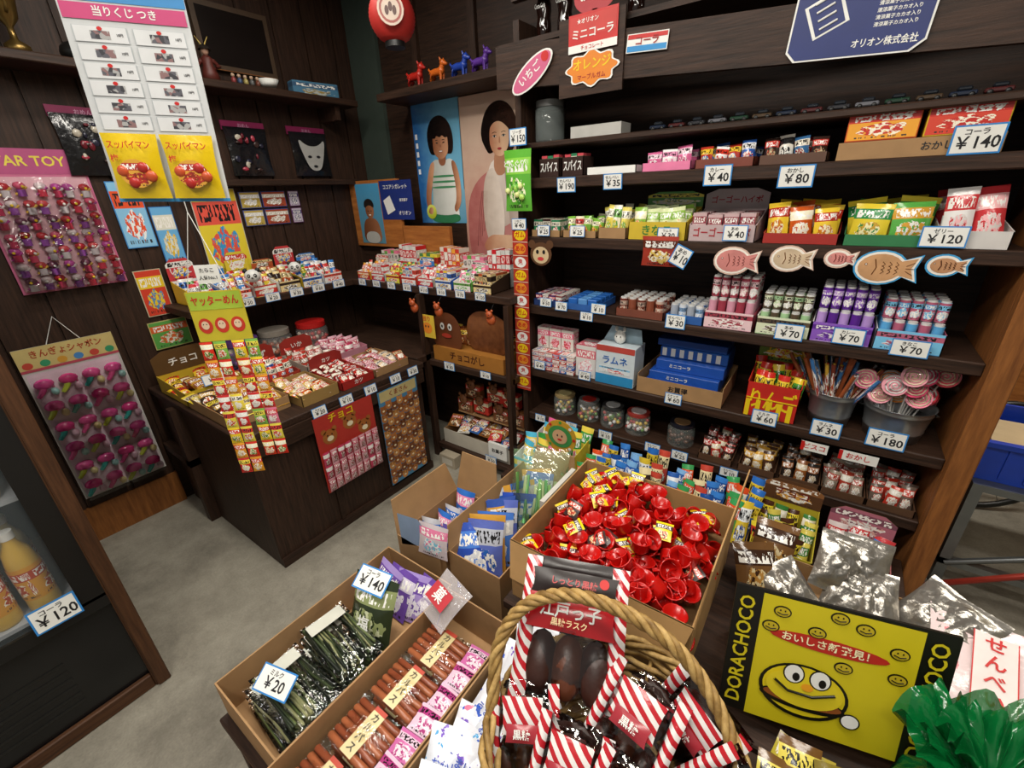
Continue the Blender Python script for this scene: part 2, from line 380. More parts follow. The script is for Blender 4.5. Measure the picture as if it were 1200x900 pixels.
dbox("candy_tray",-.41,Y0,z,.2,.2,.03,.03,C('7a3a2a'),cont=('pouch',[BAG(['b9382a','f1c63b','efe5d4','3b7fc4']),BAG(['2f62b5','f2f2f2','d4341f'])],4,3,.075))
dbox("candy_tray",-.195,Y0,z,.2,.2,.03,.03,C('5a3c2c'),cont=('pouch',[BAG(['35241f','c9352b','d8c9a0','6d4a3a']),BAG(['8e1f1c','e6e0d4','2b2b2b']),BAG(['3a6a9a','e8e0d0','8e1f1c'])],4,3,.085))
o=O("carton_tray",at(.12,Y0,z)); o.box(-.19,.19,0,.25,0,.05,CB); o.text("おかし",.025,INK,.05,.025,-.001); o.done()
for x,b in ((.03,'d2582a'),(.22,'d8b52e')):
    o=O("snack_box",at(x,Y0+.01,z+.051)); o.cbox(-.088,.088,0,.2,0,.085,C(b,.35),c=.002)
    o.rect(-.085,.085,.004,.081,PR([b,'d2402a' if b=='d8b52e' else 'e8a02a','c3261c','f6efd8'],45),-.001); o.text(jp(),.028,WH,.03,.062,-.002,maxw=.08); o.done()
z=S['s2']+.001
dbox("candy_tray",-1.17,Y0,z,.16,.2,.03,.03,CB,cont=('pack',[PR(['2c7a52','e9e2d0','c94a55'],50),PR(['3a2a26','e9e2d0','b4642a'],50)],3,3,.075))
dbox("candy_tray",-.99,Y0,z,.17,.2,.03,.03,CB,cont=('pouch',[BAG(['7fb646','f1e9c8','c92f2f','efc72a'])],4,3,.085))
dbox("candy_tray",-.83,Y0,z,.13,.2,.045,.045,CB,cont=('pouch',[BAG(['e8d86a','f5f2df','6aa84a','d7c22f'])],3,4,.13))
dbox("candy_display_box",-.635,Y0,z,.24,.22,.07,.12,C('d0b432'),C('2f7d35'),"きなこ",('pouch',[BAG(['d9e2b0','8db84a','f2ecc4','e04a36'])],4,4,.12),.06,PR(['58a04a','e8d84a','f0f0d0']))
dbox("candy_display_box",-.385,Y0,z,.24,.22,.06,.11,C('c0aaab'),C('a8202c'),"ゴーゴーハイボ",('pack',[PR(['c5a7a8','8b2b3a','f2ecea'],45)],4,4,.1),.075,C('b9aaac'))
dbox("snack_display_box",-.125,Y0,z,.23,.22,.035,.06,C('a3271f'),WH,None,('pouch',[BAG(['ecc83a','b32a1c','f6edc9','d2861f']),BAG(['e8c02c','c9581f','f8f1d4'])],3,3,.13))
dbox("snack_display_box",.118,Y0,z,.23,.22,.035,.06,C('2f7a4a'),WH,None,('pouch',[BAG(['e4cc3a','2f8a4a','f4eebc','c8a03a']),BAG(['ecd84a','5aa94a','d8a03a'])],2,3,.14))
dbox("candy_bag_tray",.32,Y0,z,.16,.22,.05,.08,C('d8d4d0'),RED,None,('pouch',[BAG(['eeeae8','c93a3f','f2b9bb','e0d8d4'])],2,3,.16))
z=S['s3']+.001
dbox("candy_tray",-1.16,Y0,z,.17,.22,.03,.035,C('243a6e'),cont=('pack',[PR(['23356b','c93a3f','d5d8e2'],50),PR(['d6d2ca','8a3a3a','b8b0a8'])],4,4,.055))
dbox("candy_tray",-.97,Y0,z,.17,.22,.03,.035,C('2d5fa8'),cont=('flat',[C('2a66b8',.3),C('5a94d2',.3)],3,4,.05))
dbox("candy_can_tray",-.68,Y0,z,.22,.22,.035,.035,C('7a4232'),cont=('can',[PR(['6d2f23','c8b0a0','9a4a35','d8c8b8'],r=.3),C('8a4a35',.3)],5,5,.08))
dbox("candy_can_tray",-.48,Y0,z,.15,.22,.035,.035,C('2c5da4'),cont=('can',[C('a8b0bc',.3),PR(['2f5f9f','d8dce4','8ab0d8'],r=.3)],4,5,.075))
def cans(x,w,c1,c2,c3,h):
    n=max(4,round(w/.036))
    dbox("candy_can_box",x,Y0,z,w,.21,.07,.07,PR([c1,c3,c2,'f2eeea']),None,None,('can',[C(c1,.3),C(c2,.3)],n,5,h*.58))
    o=O("candy_can_stack",at(x,Y0+.03,z+h*.58+.006)); fill(o,'can',-w/2+.006,w/2-.006,0,.17,0,[PR([c2,c3,'f4f2ee','d8d8d8'],r=.25),PR([c2,c1,'f0ece4',c3],r=.25)],n,4,h*.42); o.done()
cans(-.31,.185,'d99aae','a23a4c','e8c8cc',.2); cans(-.118,.18,'a8cf9c','5a4a3a','d8e0c0',.15); cans(.065,.18,'b894d8','5a2590','8a5ac0',.19); cans(.252,.18,'5aa8de','b8607a','7ac4ea',.165)
z=S['s4']+.001
o=O("milk_caramel_boxes",at(-1.08,Y0,z))
mkp=[PR(['e0dfda','d8453c','2b62b3','f4f2ee']),PR(['c8453c','e8e6e2','e8b8b0']),PR(['2b62b3','e8e6e2','d8453c'])]
for i in range(6):
    for j in range(4):
        o.box(-.18+i*.043,-.18+i*.043+.04,0,.15,j*.026,j*.026+.024,mkp[(i*2+j)%3])
for i in range(3): o.box(-.18+i*.075,-.18+i*.075+.07,.06,.12,.106,.22,PR(['e1dcd4','e76a8b','f3c5d2','c93a3f'],60))
o.box(.08,.19,.02,.14,0,.17,PR(['d9d6d2','d86a7a','f0c8cc','f4f2f0'])); o.done()
o=O("tablet_candy_box",at(-.78,Y0,z)); o.cbox(-.1,.1,0,.13,0,.2,C('cfdae0',.35),c=.002)
o.rect(-.098,.098,.0,.05,C('2b8ac0'),-.001); o.rect(-.098,.098,.17,.2,C('b8453c'),-.001); o.text("ラムネ",.045,BLU,0,.125,-.002,maxw=.16); o.rect(-.08,.08,.06,.095,PR(['d8e0e4','8ac0e0','d84a4a']),-.0015)
o.poly([(-.1,.2),(.1,.2),(.09,.27),(-.06,.275)],C('afc8d6'),.09)
o.ell(.0,.05,.235,.03,.022,.035,WH); o.ell(-.02,.05,.275,.008,.008,.014,WH); o.ell(.02,.05,.275,.008,.008,.014,WH)
o.ell(-.01,.029,.242,.003,.003,.004,INK,6); o.ell(.01,.029,.242,.003,.003,.004,INK,6); o.done()
o=O("blue_carton_stack",at(-.47,Y0,z))
for sx in (-.19,.187): o.box(sx,sx+.003,0,.3,0,.09,CB)
o.box(-.19,.19,0,.3,0,.003,CB); o.box(-.19,.19,-.003,0,0,.075,CB); o.box(-.19,.19,.3,.303,0,.1,CB)
o.text("お買得",.03,INK,0,.04,-.004)
for k,(a,b) in enumerate([(.004,.05),(.051,.1),(.101,.15)]): 
    o.cbox(-.17+.02*k,.15+.01*k,.01+.03*k,.28,a,b,C('1f4fa8',.35),c=.002); o.text("ミニコーラ",.02,WH,-.02,(a+b)/2,.008+.03*k)
o.cbox(-.13,.17,.12,.28,.151,.2,C('2a5fb4',.3),c=.002); o.cbox(-.15,.16,.13,.28,.201,.235,C('2450a0',.3),c=.002)
for i in range(7): o.rect(-.12+i*.04,-.1+i*.04,.156,.195,WH,.118)
o.done()
dbox("apple_candy_box",-.1,Y0,z,.19,.2,.15,.19,C('c2261c'),YEL,"りんご",('pouch',[BAG(['d02a20','f2d23a','4f9a3a','f7f0df'])],4,3,.2),.11,PR(['6c8a34','d2261c','f2d23a']))
o=O("apple_candy_front",at(-.1,Y0-.003,z)); 
for i in range(5): o.box(-.09+i*.038,-.073+i*.038,0,.0015,.0,.075,YEL)
o.box(-.09,.09,0,.0015,.08,.085,YEL); o.done()
def bucket(x,y,z,r,h):
    o=O("candy_bucket",at(x,y,z)); mt=C('b0b3b5',.3,.85,bump=25)
    o.lathe([(.001,.002),(r*.8,.002),(r*.8,0),(r*.86,h*.3),(r*.88,h*.32),(r*.86,h*.34),(r*.96,h*.85),(r*.99,h*.87),(r*.97,h*.9),(r,h),(r*1.03,h+.003),(r*.97,h-.002),(r*.8,.01)],mt,28)
    for s in (-1,1): o.tube([(s*r*.98,-.02,h*.85),(s*r*1.1,0,h*.8),(s*r*.98,.02,h*.85)],.003,mt,5)
    return o
o=bucket(.10,Y0+.1,z,.083,.14)
for i in range(40):
    a=R.uniform(0,2*pi); q=R.uniform(0,.055); b=Vector((q*math.cos(a)*.7,q*math.sin(a)*.7,.02)); L=R.uniform(.2,.28)
    d=Vector((math.cos(a)*R.uniform(.05,.45)+(-.2 if i%3 else .3),math.sin(a)*.25,1)).normalized()
    o.tube([b,b+d*L*.5,b+d*L],.0075,[PR(['3a6fa9','d0cfc9','a9352b'],70),PR(['6a2d1f','c8a03a','a9352b'],70),C('a0522a'),PR(['2f5f90','c8c8c8','5a2d1f'],60)][i%4],6)
o.done()
o=bucket(.3,Y0+.1,z,.105,.13)
for i in range(13):
    a=i*2.4; q=.02+.07*((i%5)/5)+.01; px=q*math.cos(a)*1.4; py=q*math.sin(a)*.6; hz=.16+.045*((i*7)%3)
    o.tube([(px*.3,py*.3,.02),(px,py,hz)],.003,WH,5)
    Mx=at(px,py-.02,hz+.01,R.uniform(-25,25),R.uniform(-35,0))
    rr=.038; c1=C(['e8507a','f29a4a','f2a6b4','d93a4a','ef7fa0'][i%5],.2); 
    o.disc(0,0,rr,rr,c1,-.008,Mx); o.disc(0,0,rr,rr,c1,.008,Mx)
    o.lathe([(rr,-.008),(rr,.008)],c1,18,Mx@Matrix.Rotation(pi/2,4,'X'))
    sp=[(.00092*k*math.cos(k*.55),-.009,.00092*k*math.sin(k*.55)) for k in range(2,40)]
    o.tube(sp,.0028,WH if i%2 else C('f6e3c2',.3),4,Mx)
    o.pouch(rr*2.3,rr*2.5,.03,CLEAR(35,1.35),Mx@Matrix.Translation((0,0,-rr*1.2)),nx=5,nz=6)
o.done()
z=S['s5']+.001
for i,(x,c) in enumerate([(-1.1,'c9b48c'),(-.95,'b88a6a'),(-.81,'3d3a3a'),(-.67,'e8e0dc'),(-.45,'5a3a2c')]):
    o=O("candy_jar",at(x,Y0+.09,z+.001)); r=.064
    o.lathe([(.001,0),(r*.9,0),(r,.01),(r,.09),(r*.85,.105)],FILM('e8f2ee',.1,0),22)
    for j in range(70):
        a=R.uniform(0,2*pi);q=r*.82*math.sqrt(R.random()); o.ell(q*math.cos(a),q*math.sin(a),R.uniform(.012,.085),.011,.011,.011,C([c,'c04a4a','d0b04a','d4d4d4','6a904a'][j%5 if i<4 else 0],.3),7)
    o.cyl(0,0,.103,r*.9,.014,C(['a08a60','6a6a6a','3a3a3a','a03a34','20202a'][i],.3),22); o.cyl(0,0,.118,r*.6,.002,C(['d8c890','b8302a','c8c8c8','e0d0d0','8a6a4a'][i],.3),18); o.done()
for i,(x,cs) in enumerate([(-.27,['3c2a24','b5312a','e2d2aa']),(-.1,['4a2f22','d6a23a','efe0c0']),(.06,['2c2624','9a5a2a','d8c8a8']),(.21,['988a7a','a83a2a','dfd8ca']),(.36,['6a5a50','c83a2a','dfd8ca'])]):
    dbox("snack_tray",x,Y0,z,.145,.2,.03,.03,C('5a3f2c'),cont=('pouch',[BAG(cs)],3,4,.09))
z=.301
dbox("character_candy_box",-.99,1.53,z,.28,.3,.12,.16,PR(['e85a8a','4ac0e0','f4e24a','f6f6f6'],28),WH,"おもちゃ",('pouch',[BAG(['ef6aa0','57c4e6','f9e05a','ffffff']),BAG(['f9e05a','3fa04a','ef6aa0','ffffff'])],4,4,.21),.0)
o=O("character_round_card",at(-.9,1.6,z+.27)); 
o.cyl(0,0,0,.085,.004,C('c89a2a'),24,M=Matrix.Rotation(pi/2,4,'X')); o.disc(0,0,.065,.058,C('3f904a'),-.006); o.disc(0,0,.04,.038,C('d4a980'),-.008); o.disc(-.012,.006,.004,.006,INK,-.009); o.disc(.012,.006,.004,.006,INK,-.009); o.disc(0,-.015,.012,.006,RED,-.009)
for a in range(8): o.disc(.075*math.cos(a*.785),.075*math.sin(a*.785),.008,.008,[RED,WH,GRN][a%3],-.0065,n=8)
o.tube([(0,0,-.08),(0,0,-.2)],.004,WH); o.done()
bc=[['3fa05a','e8542a','f3f0e0','2a5fb0'],['3a7fd0','1f4f9a','e9f2fa','b0d4f0'],['2f6fc4','e0c23a','f2f6fa','1a3f8a'],['7fb4e6','2a5fb0','f5f9fc'],['c94a3a','f0e0b0','3a2a20']]
for i,x in enumerate((-.745,-.62,-.495,-.37,-.245,-.12)):
    dbox("snack_tray",x,1.55,z,.118,.28,.06,.08,C(['3a8a4a','2a62b0','7a5a3a'][i%3]),cont=('pouch',[BAG(bc[i%5]),BAG(bc[(i+2)%5])],2,4,.16+.02*(i%3)))
dbox("candy_display_box",.05,1.55,z,.2,.26,.1,.15,C('b9a92e'),C('7a1f14'),"チョコ",('pouch',[BAG(['4a2a1c','e8d23a','c03a24','f0e8d0']),BAG(['d8c85a','3a7a3a','f0e8d0'])],4,4,.14),.1,PR(['5a3a24','8a5a34','d8a04a'],30))
dbox("candy_display_box",.28,1.55,z,.2,.26,.06,.1,C('a35a5a'),WH,"いも",('pouch',[BAG(['e2d6d4','c93a3f','3a7fc9','efc9c0'])],3,4,.14),.11,PR(['b0697a','7a4a5a','d8a8a0'],30))
o=O("snack_floor_tray",at(.01,1.52,.001)); o.box(-.34,.34,0,.28,.0,.05,CB); fill(o,'pouch',-.33,.33,.02,.26,.05,[BAG(['2f6fc4','e0c23a','f2f6fa']),BAG(['c93a2a','2f8a4a','f4f0e0'])],6,2,.14); o.done()
for x,z,w,h,p in [(-1.05,1.665,.11,.07,190),(-.83,1.67,.10,.07,35),(-.42,1.675,.115,.08,40),(-.17,1.66,.125,.08,80),(.25,1.735,.13,.085,140),
 (-1.17,1.47,.08,.055,25),(-.99,1.47,.09,.055,25),(-.58,1.465,.1,.06,30),(-.33,1.475,.1,.065,40),(.25,1.475,.13,.07,120),
 (-1.16,1.125,.08,.05,50),(-1.07,1.115,.08,.05,70),(-.87,1.125,.09,.055,10),(-.93,1.08,.08,.05,10),(-.51,1.11,.1,.07,30),(-.09,1.125,.11,.07,70),(.09,1.135,.11,.065,70),(.26,1.12,.12,.065,70),
 (-1.2,.775,.08,.055,40),(-.93,.77,.08,.055,40),(-.48,.75,.09,.06,60),(-.11,.755,.11,.07,60),(.10,.765,.115,.075,30),(.28,.775,.135,.08,180),
 (-1.2,.45,.08,.05,10),(-.80,.46,.09,.055,10),(-.55,.465,.09,.055,35),(-.42,.465,.09,.055,25),(-1.0,.455,.08,.05,20),(-.2,.45,.09,.05,10),(-.02,.45,.09,.05,10)]:
    tag(x,UF-.004,z,w,h,p,0,-4 if z<1.6 else 4)
for x,w,t in ((.08,.09,"ビスコ"),(.22,.12,"おかし")):
    o=O("shelf_label",at(x,UF-.004,.675)); o.box(-w/2,w/2,0,.002,-.02,.02,WH); o.text(t,.026,RED,0,0,-.001); o.rect(-w/2,-w/2+.012,-.02,.02,RED,-.0005); o.done()
def fish(x,z,L,c,c2,up,dy=0):
    o=O("paper_fish_cutout",at(x,UF-.008-dy,z,0,0,0))
    def outline(g):
        pts=[]
        for i in range(17):
            t=math.radians(30+300*i/16); pts.append((-L*.08+ (L*.34+g)*math.cos(t),(L*.26+g)*math.sin(t)))
        pts+=[(L*.42+g,-L*.2-g),(L*.36+g,0),(L*.42+g,L*.2+g)]
        return pts
    bd=C('3f9fd8') if up else C('d9b9a8')
    for g,m,y in ((.006,bd,.0),(.001,C('f6efe4'),-.001),(-.006,C(c,.6,var=.3),-.002)):
        pts=outline(g); o.poly(pts,m,y); o.poly(pts[::-1],m,y+.0008)
    cc=C(c2)
    o.disc(-L*.28,L*.05,L*.022,L*.022,cc,-.003); o.disc(-L*.28,L*.05,L*.012,L*.012,WH,-.0035)
    o.tube([(-L*.17,-.003,L*.14),(-L*.13,-.003,0),(-L*.17,-.003,-L*.12)],.0014,cc,4)
    for a in range(3):
        for b_ in range(-1,2): o.tube([(-L*.06+a*L*.09,-.003,L*(.04+.06*b_)),(-L*.02+a*L*.09,-.003,L*.06*b_),(-L*.06+a*L*.09,-.003,L*(-.04+.06*b_))],.0009,cc,4)
    for b_ in (-1,0,1): o.tube([(L*.26,-.003,L*.04*b_),(L*.36,-.003,L*.1*b_)],.0009,cc,4)
    o.done()
fish(-.31,1.375,.18,'d98a84','8a3a30',0); fish(-.13,1.392,.155,'d8c0a0','8a5a30',0); fish(.01,1.4,.1,'e0908a','8a3a30',0); fish(.135,1.378,.19,'d3a070','7a4a20',1,.006); fish(.28,1.392,.11,'c9946a','6a3a1a',1)
o=O("snack_sample_bag",at(-.6,UF-.018,1.34,0,4)); o.pouch(.15,.12,.03,BAG(['a33a2c','5a2a1c','f1ead6','e0c060'])); o.text("じゃが塩",.028,WH,0,.088,-.02,maxw=.12); o.done()
tag(-.51,UF-.036,1.385,.085,.09,10,0,0,25)
FY=UF-.049
o=O("pink_oval_sign",at(-1.19,FY-.008,2.095,0,0,-32))
E=lambda a,b,n=24:[(a*math.cos(2*pi*i/n),b*math.sin(2*pi*i/n)) for i in range(n)]
o.poly(E(.115,.045),WH,0); o.poly(E(.107,.038),C('d0628a'),-.001); o.poly(E(.115,.045)[::-1],WH,.002); o.text("いちご",.04,WH,-.01,0,-.002); o.disc(.08,.005,.018,.018,RED,-.002); o.done()
o=O("orange_cloud_sign",at(-.915,FY-.012,2.07)); 
pts=[((.105+.01*math.cos(8*t))*math.cos(t),(.055+.008*math.cos(8*t))*math.sin(t)) for t in [2*pi*i/48 for i in range(48)]]
o.poly(pts,WH,0);o.poly(pts[::-1],WH,.002); o.poly([(a*.93,b*.9) for a,b in pts],C('e0821e'),-.001); o.text("オレンジ",.04,YEL,0,.012,-.002,maxw=.16); o.text("マーブルガム",.02,C('a3201a'),0,-.028,-.002,maxw=.14); o.done()
o=O("red_cola_sign",at(-.915,FY-.012,2.185)); o.box(-.1,.1,0,.002,-.06,.06,RED); o.rect(-.094,.094,-.01,.052,C('c93a34'),-.0008); o.text("ミニコーラ",.035,WH,0,-.005,-.0016,maxw=.17); o.text("★オリオン",.018,WH,-.02,.035,-.0016); o.rect(-.1,.1,-.06,-.035,WH,-.0012); o.text("チョコレート",.016,RED,0,-.048,-.002); o.done()
o=O("blue_strip_sign",at(-.705,FY-.005,2.115,0,0,4)); o.box(-.075,.075,0,.002,-.028,.028,WH); o.rect(-.072,.072,-.025,-.008,C('2b8fd0'),-.001); o.rect(-.072,.072,.012,.025,RED,-.001); o.text("コーラ",.03,C('a01a1a'),0,.004,-.002); o.done()
o=O("red_speech_sign",at(-.91,FY,2.29)); o.poly(E(.085,.055),C('b03038'),-.01);o.poly(E(.085,.055)[::-1],C('b03038'),-.008); o.text("おいしい",.03,WH,0,0,-.012); o.box(-.01,.01,-.01,.0,-.08,-.04,C('b03038')); o.done()
o=O("blue_cigar_gum_sign",at(-.09,FY-.006,2.07,0,0,3.5)); b=[(-.165,-.075),(-.14,-.1),(.14,-.1),(.17,-.075),(.17,.1),(-.165,.1)]
o.poly(b,WH,0);o.poly(b[::-1],WH,.002); o.poly([(x*.97,zz*.96) for x,zz in b],C('16286a'),-.001)
o.poly([(-.1,-.05),(-.02,-.01),(-.06,.07),(-.14,.03)],WH,-.002); o.poly([(-.095,-.042),(-.03,-.01),(-.063,.06),(-.13,.028)],C('16286a'),-.003)
for k in range(4): o.tube([(-.09-.008*k,-.004,-.025+.02*k),(-.05-.008*k,-.004,-.005+.02*k)],.003,WH,5)
o.text("ココアシガレット",.03,WH,.02,.082,-.002,maxw=.26); o.text("オリオン株式会社",.022,WH,.075,-.07,-.002,maxw=.15)
for k in range(6): o.text("清涼菓子カカオ入り",.011,WH,.09,.05-.016*k,-.002,maxw=.11)
o.done()
for x in (-1.2,-1.1,-.99,-.8,-.6,-.45):
    o=O("cola_bottle",at(x,UF+.06,2.226)); g=C('1c0d09',.08,var=0)
    o.lathe([(.001,0),(.028,0),(.031,.01),(.031,.05),(.027,.075),(.031,.1),(.03,.12),(.02,.155),(.012,.19),(.012,.215),(.001,.216)],g,18); o.text("Coca-Cola",.022,C('c8c8c4'),0,.11,-.032,maxw=.05); o.cyl(0,0,.214,.014,.008,C('c9c9c9',.3,.8),12); o.done()
z=S['s0']+.001
o=O("clear_plastic_jar",at(-1.19,UF+.09,z)); o.lathe([(.001,0),(.06,0),(.066,.01),(.066,.13),(.055,.14)],FILM('8a9290',.35,0),22); o.cyl(0,0,.139,.062,.025,C('5a5a58'),22); o.done()
slab("white_paper_box",-1.05,-.82,UF+.03,UF+.13,z,z+.045,C('b8b6b0'))
o=O("toy_car_row",at(0,UF+.05,z))
for i in range(14):
    x=-.68+i*.073; c=C(['20283a','4a1f1f','2f2f33','6a6a70','1f3a2a','4a3a2a'][i%6],.25)
    o.cbox(x-.03,x+.03,0,.028,.006,.018,c,c=.003); o.cbox(x-.015,x+.018,.003,.025,.018,.03,C('20242a',.2),c=.004)
    for dx in (-.018,.018):
        for yy in (-.001,.025): o.lathe([(.001,0),(.007,0),(.007,.004),(.001,.004)],BK,10,at(x+dx,yy+.004,.007,0,90))
o.done()
# ------------------------------------------------------------ hanging things at unit end
o=O("hanging_gum_bag",at(-1.28,1.855,1.56)); o.pouch(.15,.26,.05,BAG(['5fae3a','8acb4a','f3f3d0','3f8f2f'])); o.text("どんぐり",.03,WH,0,.2,-.03,maxw=.12)
for i in range(9): o.ell(R.uniform(-.05,.05),-.022,R.uniform(.04,.13),.014,.01,.014,C(['b8e06a','7ac04a','e8f0a0'][i%3],.3),8)
o.tube([(0,0,.25),(0,.03,.3)],.002,INK,4); o.done()
tag(-1.28,1.86,1.87,.11,.08,150)
o=O("hanging_gum_strip",at(-1.29,1.87,.62))
o.box(-.045,.045,0,.003,0,.86,C('b03324'))
for i in range(13):
    z=.02+i*.065; o.disc(0,z+.03,.034,.026,[YEL,WH,C('e2902a')][i%3],-.001); o.text(["ガム","鬼","あめ"][i%3],.03,RED,0,z+.03,-.002); o.rect(-.045,.045,z-.004,z-.001,C('e2d6c0'),-.001)
o.done()
tag(-1.29,1.865,1.50,.1,.06,40)
o=O("monkey_character_card",at(-1.17,1.87,1.365)); o.disc(0,0,.06,.055,C('5a3a22'),0); o.disc(0,0,.06,.055,C('5a3a22'),.002); o.disc(0,-.005,.045,.04,C('d0b890'),-.001); o.disc(-.05,.045,.02,.02,C('5a3a22'),-.001); o.disc(.05,.045,.02,.02,C('5a3a22'),-.001); o.disc(-.018,.01,.008,.01,INK,-.002); o.disc(.018,.01,.008,.01,INK,-.002); o.disc(0,-.022,.018,.009,C('c93a3f'),-.002); o.done()
# ------------------------------------------------------------ posters on back wall
PB=2.28
slab("poster_backing_panel",-2.41,-1.32,PB+.002,PB+.018,1.16,2.2,DW)
def smooth(pts,k=2):
    for _ in range(k):
        q=[]
        for i in range(len(pts)):
            a=pts[i];b=pts[(i+1)%len(pts)]
            q+=[(a[0]*.75+b[0]*.25,a[1]*.75+b[1]*.25),(a[0]*.25+b[0]*.75,a[1]*.25+b[1]*.75)]
        pts=q
    return pts
def GR(h1,h2,axis='Z',a=0.,b=1.,nz=.10,ns=14):
    k=("G",h1,h2,axis,a,b,nz)
    if k in MC: return MC[k]
    mt,nt,bb=base("fade_"+h1); t=nt.nodes.new("ShaderNodeUVMap"); t.uv_map="UVMap"; s_=nt.nodes.new("ShaderNodeSeparateXYZ"); nt.links.new(t.outputs[0],s_.inputs[0])
    n=nt.nodes.new("ShaderNodeTexNoise"); n.inputs["Scale"].default_value=ns; n.inputs["Detail"].default_value=4; nt.links.new(tc(nt),n.inputs["Vector"])
    m1=nt.nodes.new("ShaderNodeMath"); m1.operation='MULTIPLY_ADD'; m1.inputs[1].default_value=nz*4; m1.inputs[2].default_value=-nz*2; nt.links.new(n.outputs["Fac"],m1.inputs[0])
    m2=nt.nodes.new("ShaderNodeMath"); m2.operation='ADD'; nt.links.new(s_.outputs[1 if axis=='Z' else 0],m2.inputs[0]); nt.links.new(m1.outputs[0],m2.inputs[1])
    cr=nt.nodes.new("ShaderNodeValToRGB"); cr.color_ramp.elements[0].color=lin(h1); cr.color_ramp.elements[1].color=lin(h2); cr.color_ramp.elements[0].position=a; cr.color_ramp.elements[1].position=b
    nt.links.new(m2.outputs[0],cr.inputs[0]); nt.links.new(cr.outputs[0],bb.inputs["Base Color"]); bb.inputs["Roughness"].default_value=.25
    MC[k]=mt; return mt
o=O("idol_poster",at(-2.18,PB,1.47)); P=lambda p,m,y,M=None:o.poly(smooth(p),m,y,M)
w,h=.4,.69; HR=GR('0c0807','2a1c18','X',.2,1.,.25,40)
o.box(-w/2,w/2,0,.0015,0,h,C('7ac0dc')); o.rect(-w/2,w/2,0,h,GR('2a64a4','74b8da','X',.05,.7),-.0005); o.rect(-.1,.2,.0,.2,GR('5a98b8','7ab0c8'),-.0008)
sk=GR('8f5638','d39c78','X',.0,.9,.14); skd=C('9a6244')
P([(-.08,0),(.14,0),(.145,.08),(.13,.2),(.15,.34),(.1,.385),(.04,.36),(-.03,.385),(-.08,.34),(-.07,.2),(-.09,.08)],GR('b0b4ac','eaece6','X'),-.002)
for k in range(3): P([(-.075,.21+k*.032),(.135,.21+k*.032),(.135,.223+k*.032),(-.075,.223+k*.032)],C('3f8a5a'),-.0025)
P([(-.1,0),(.15,0),(.15,.06),(.03,.045),(-.1,.06)],C('2f7a50'),-.0026)
P([(.0,.34),(.065,.34),(.065,.44),(.0,.44)],skd,-.003)
P([(-.075,.36),(-.03,.37),(-.07,.24),(-.1,.14),(-.09,.08),(-.13,.07),(-.145,.14),(-.12,.25)],sk,-.003); P([(.1,.37),(.145,.36),(.175,.24),(.17,.12),(.12,.06),(.1,.09),(.13,.14),(.13,.24)],sk,-.003)
P([(-.07,.42),(-.085,.52),(-.04,.6),(.04,.62),(.11,.58),(.14,.5),(.13,.41),(.1,.4),(.03,.42),(-.04,.4)],HR,-.0035); P([(-.035,.46),(-.03,.41),(.0,.385),(.03,.375),(.06,.385),(.09,.41),(.095,.46),(.09,.52),(.03,.54),(-.03,.52)],sk,-.004)
P([(-.05,.5),(-.01,.49),(.0,.51),(.03,.495),(.05,.51),(.07,.49),(.115,.5),(.1,.57),(.03,.6),(-.04,.57)],HR,-.0045)
for sx in (0.002,.058): o.disc(sx,.468,.009,.0035,INK,-.005); o.rect(sx-.011,sx+.011,.481,.484,HR,-.005)
P([(.024,.442),(.037,.442),(.033,.462),(.028,.462)],skd,-.005); o.disc(.03,.42,.017,.006,C('8a3a30'),-.005); o.disc(.03,.421,.014,.0035,C('f4efe8'),-.0055); o.disc(-.1,.07,.045,.045,GR('a8b82a','e8ea6a'),-.0055); P([(-.13,.06),(-.09,.05),(-.08,.09),(-.1,.1),(-.12,.09)],sk,-.0058)
for k in range(5): o.rect(-.185,-.165,.3+k*.05,.33+k*.05,C('e8eef2'),-.003)
o.done()
o=O("vintage_woman_poster",at(-1.70,PB,1.235)); w,h=.57,.92; P=lambda p,m,y,M=None:o.poly(smooth(p),m,y,M)
o.box(-w/2,w/2,0,.0015,0,h,C('c8a898')); o.rect(-w/2,w/2,0,h,GR('b07868','d4b8a4','Z',.0,.8),-.0005)
sk=GR('b67a5c','e8bf9c','X',.05,.7,.12); HR=GR('120a08','3a241c','X',.2,1.,.25,40)
P([(-.25,0),(.26,0),(.27,.2),(.26,.38),(.17,.49),(.06,.55),(-.06,.54),(-.18,.48),(-.26,.36),(-.27,.15)],GR('a8605c','d49690','X',0,1,.2),-.001)
P([(-.1,.22),(.1,.22),(.1,.5),(.06,.59),(-.06,.59),(-.1,.48)],GR('c8b8ac','e8dcd2'),-.0015); P([(-.045,.5),(.05,.5),(.045,.64),(-.035,.64)],C('b98464'),-.002)
H_=Matrix.Translation((0,0,.175))@Matrix.Diagonal((.76,1,.76,1))
P([(-.13,.62),(-.17,.70),(-.15,.80),(-.10,.88),(-.02,.92),(.07,.91),(.14,.85),(.18,.75),(.16,.64),(.12,.58),(.09,.57),(.0,.62),(-.09,.57)],HR,-.0025,H_)
P([(-.085,.7),(-.08,.63),(-.05,.58),(.01,.55),(.06,.575),(.095,.63),(.1,.7),(.09,.77),(.01,.81),(-.07,.77)],sk,-.003,H_); P([(-.12,.70),(-.08,.745),(-.04,.785),(.02,.79),(.08,.75),(.13,.69),(.12,.84),(.02,.9),(-.09,.85)],HR,-.0035,H_)
for sx in (-.035,.05): o.disc(sx,.692,.017,.0065,C('e4dcd2'),-.004,H_); o.disc(sx,.692,.0085,.007,INK,-.0042,H_); o.tube([(sx-.02,-.004,.714),(sx,-.004,.72),(sx+.02,-.004,.715)],.0018,HR,4,H_); o.tube([(sx-.019,-.0042,.694),(sx,-.0042,.701),(sx+.019,-.0042,.694)],.0016,INK,4,H_)
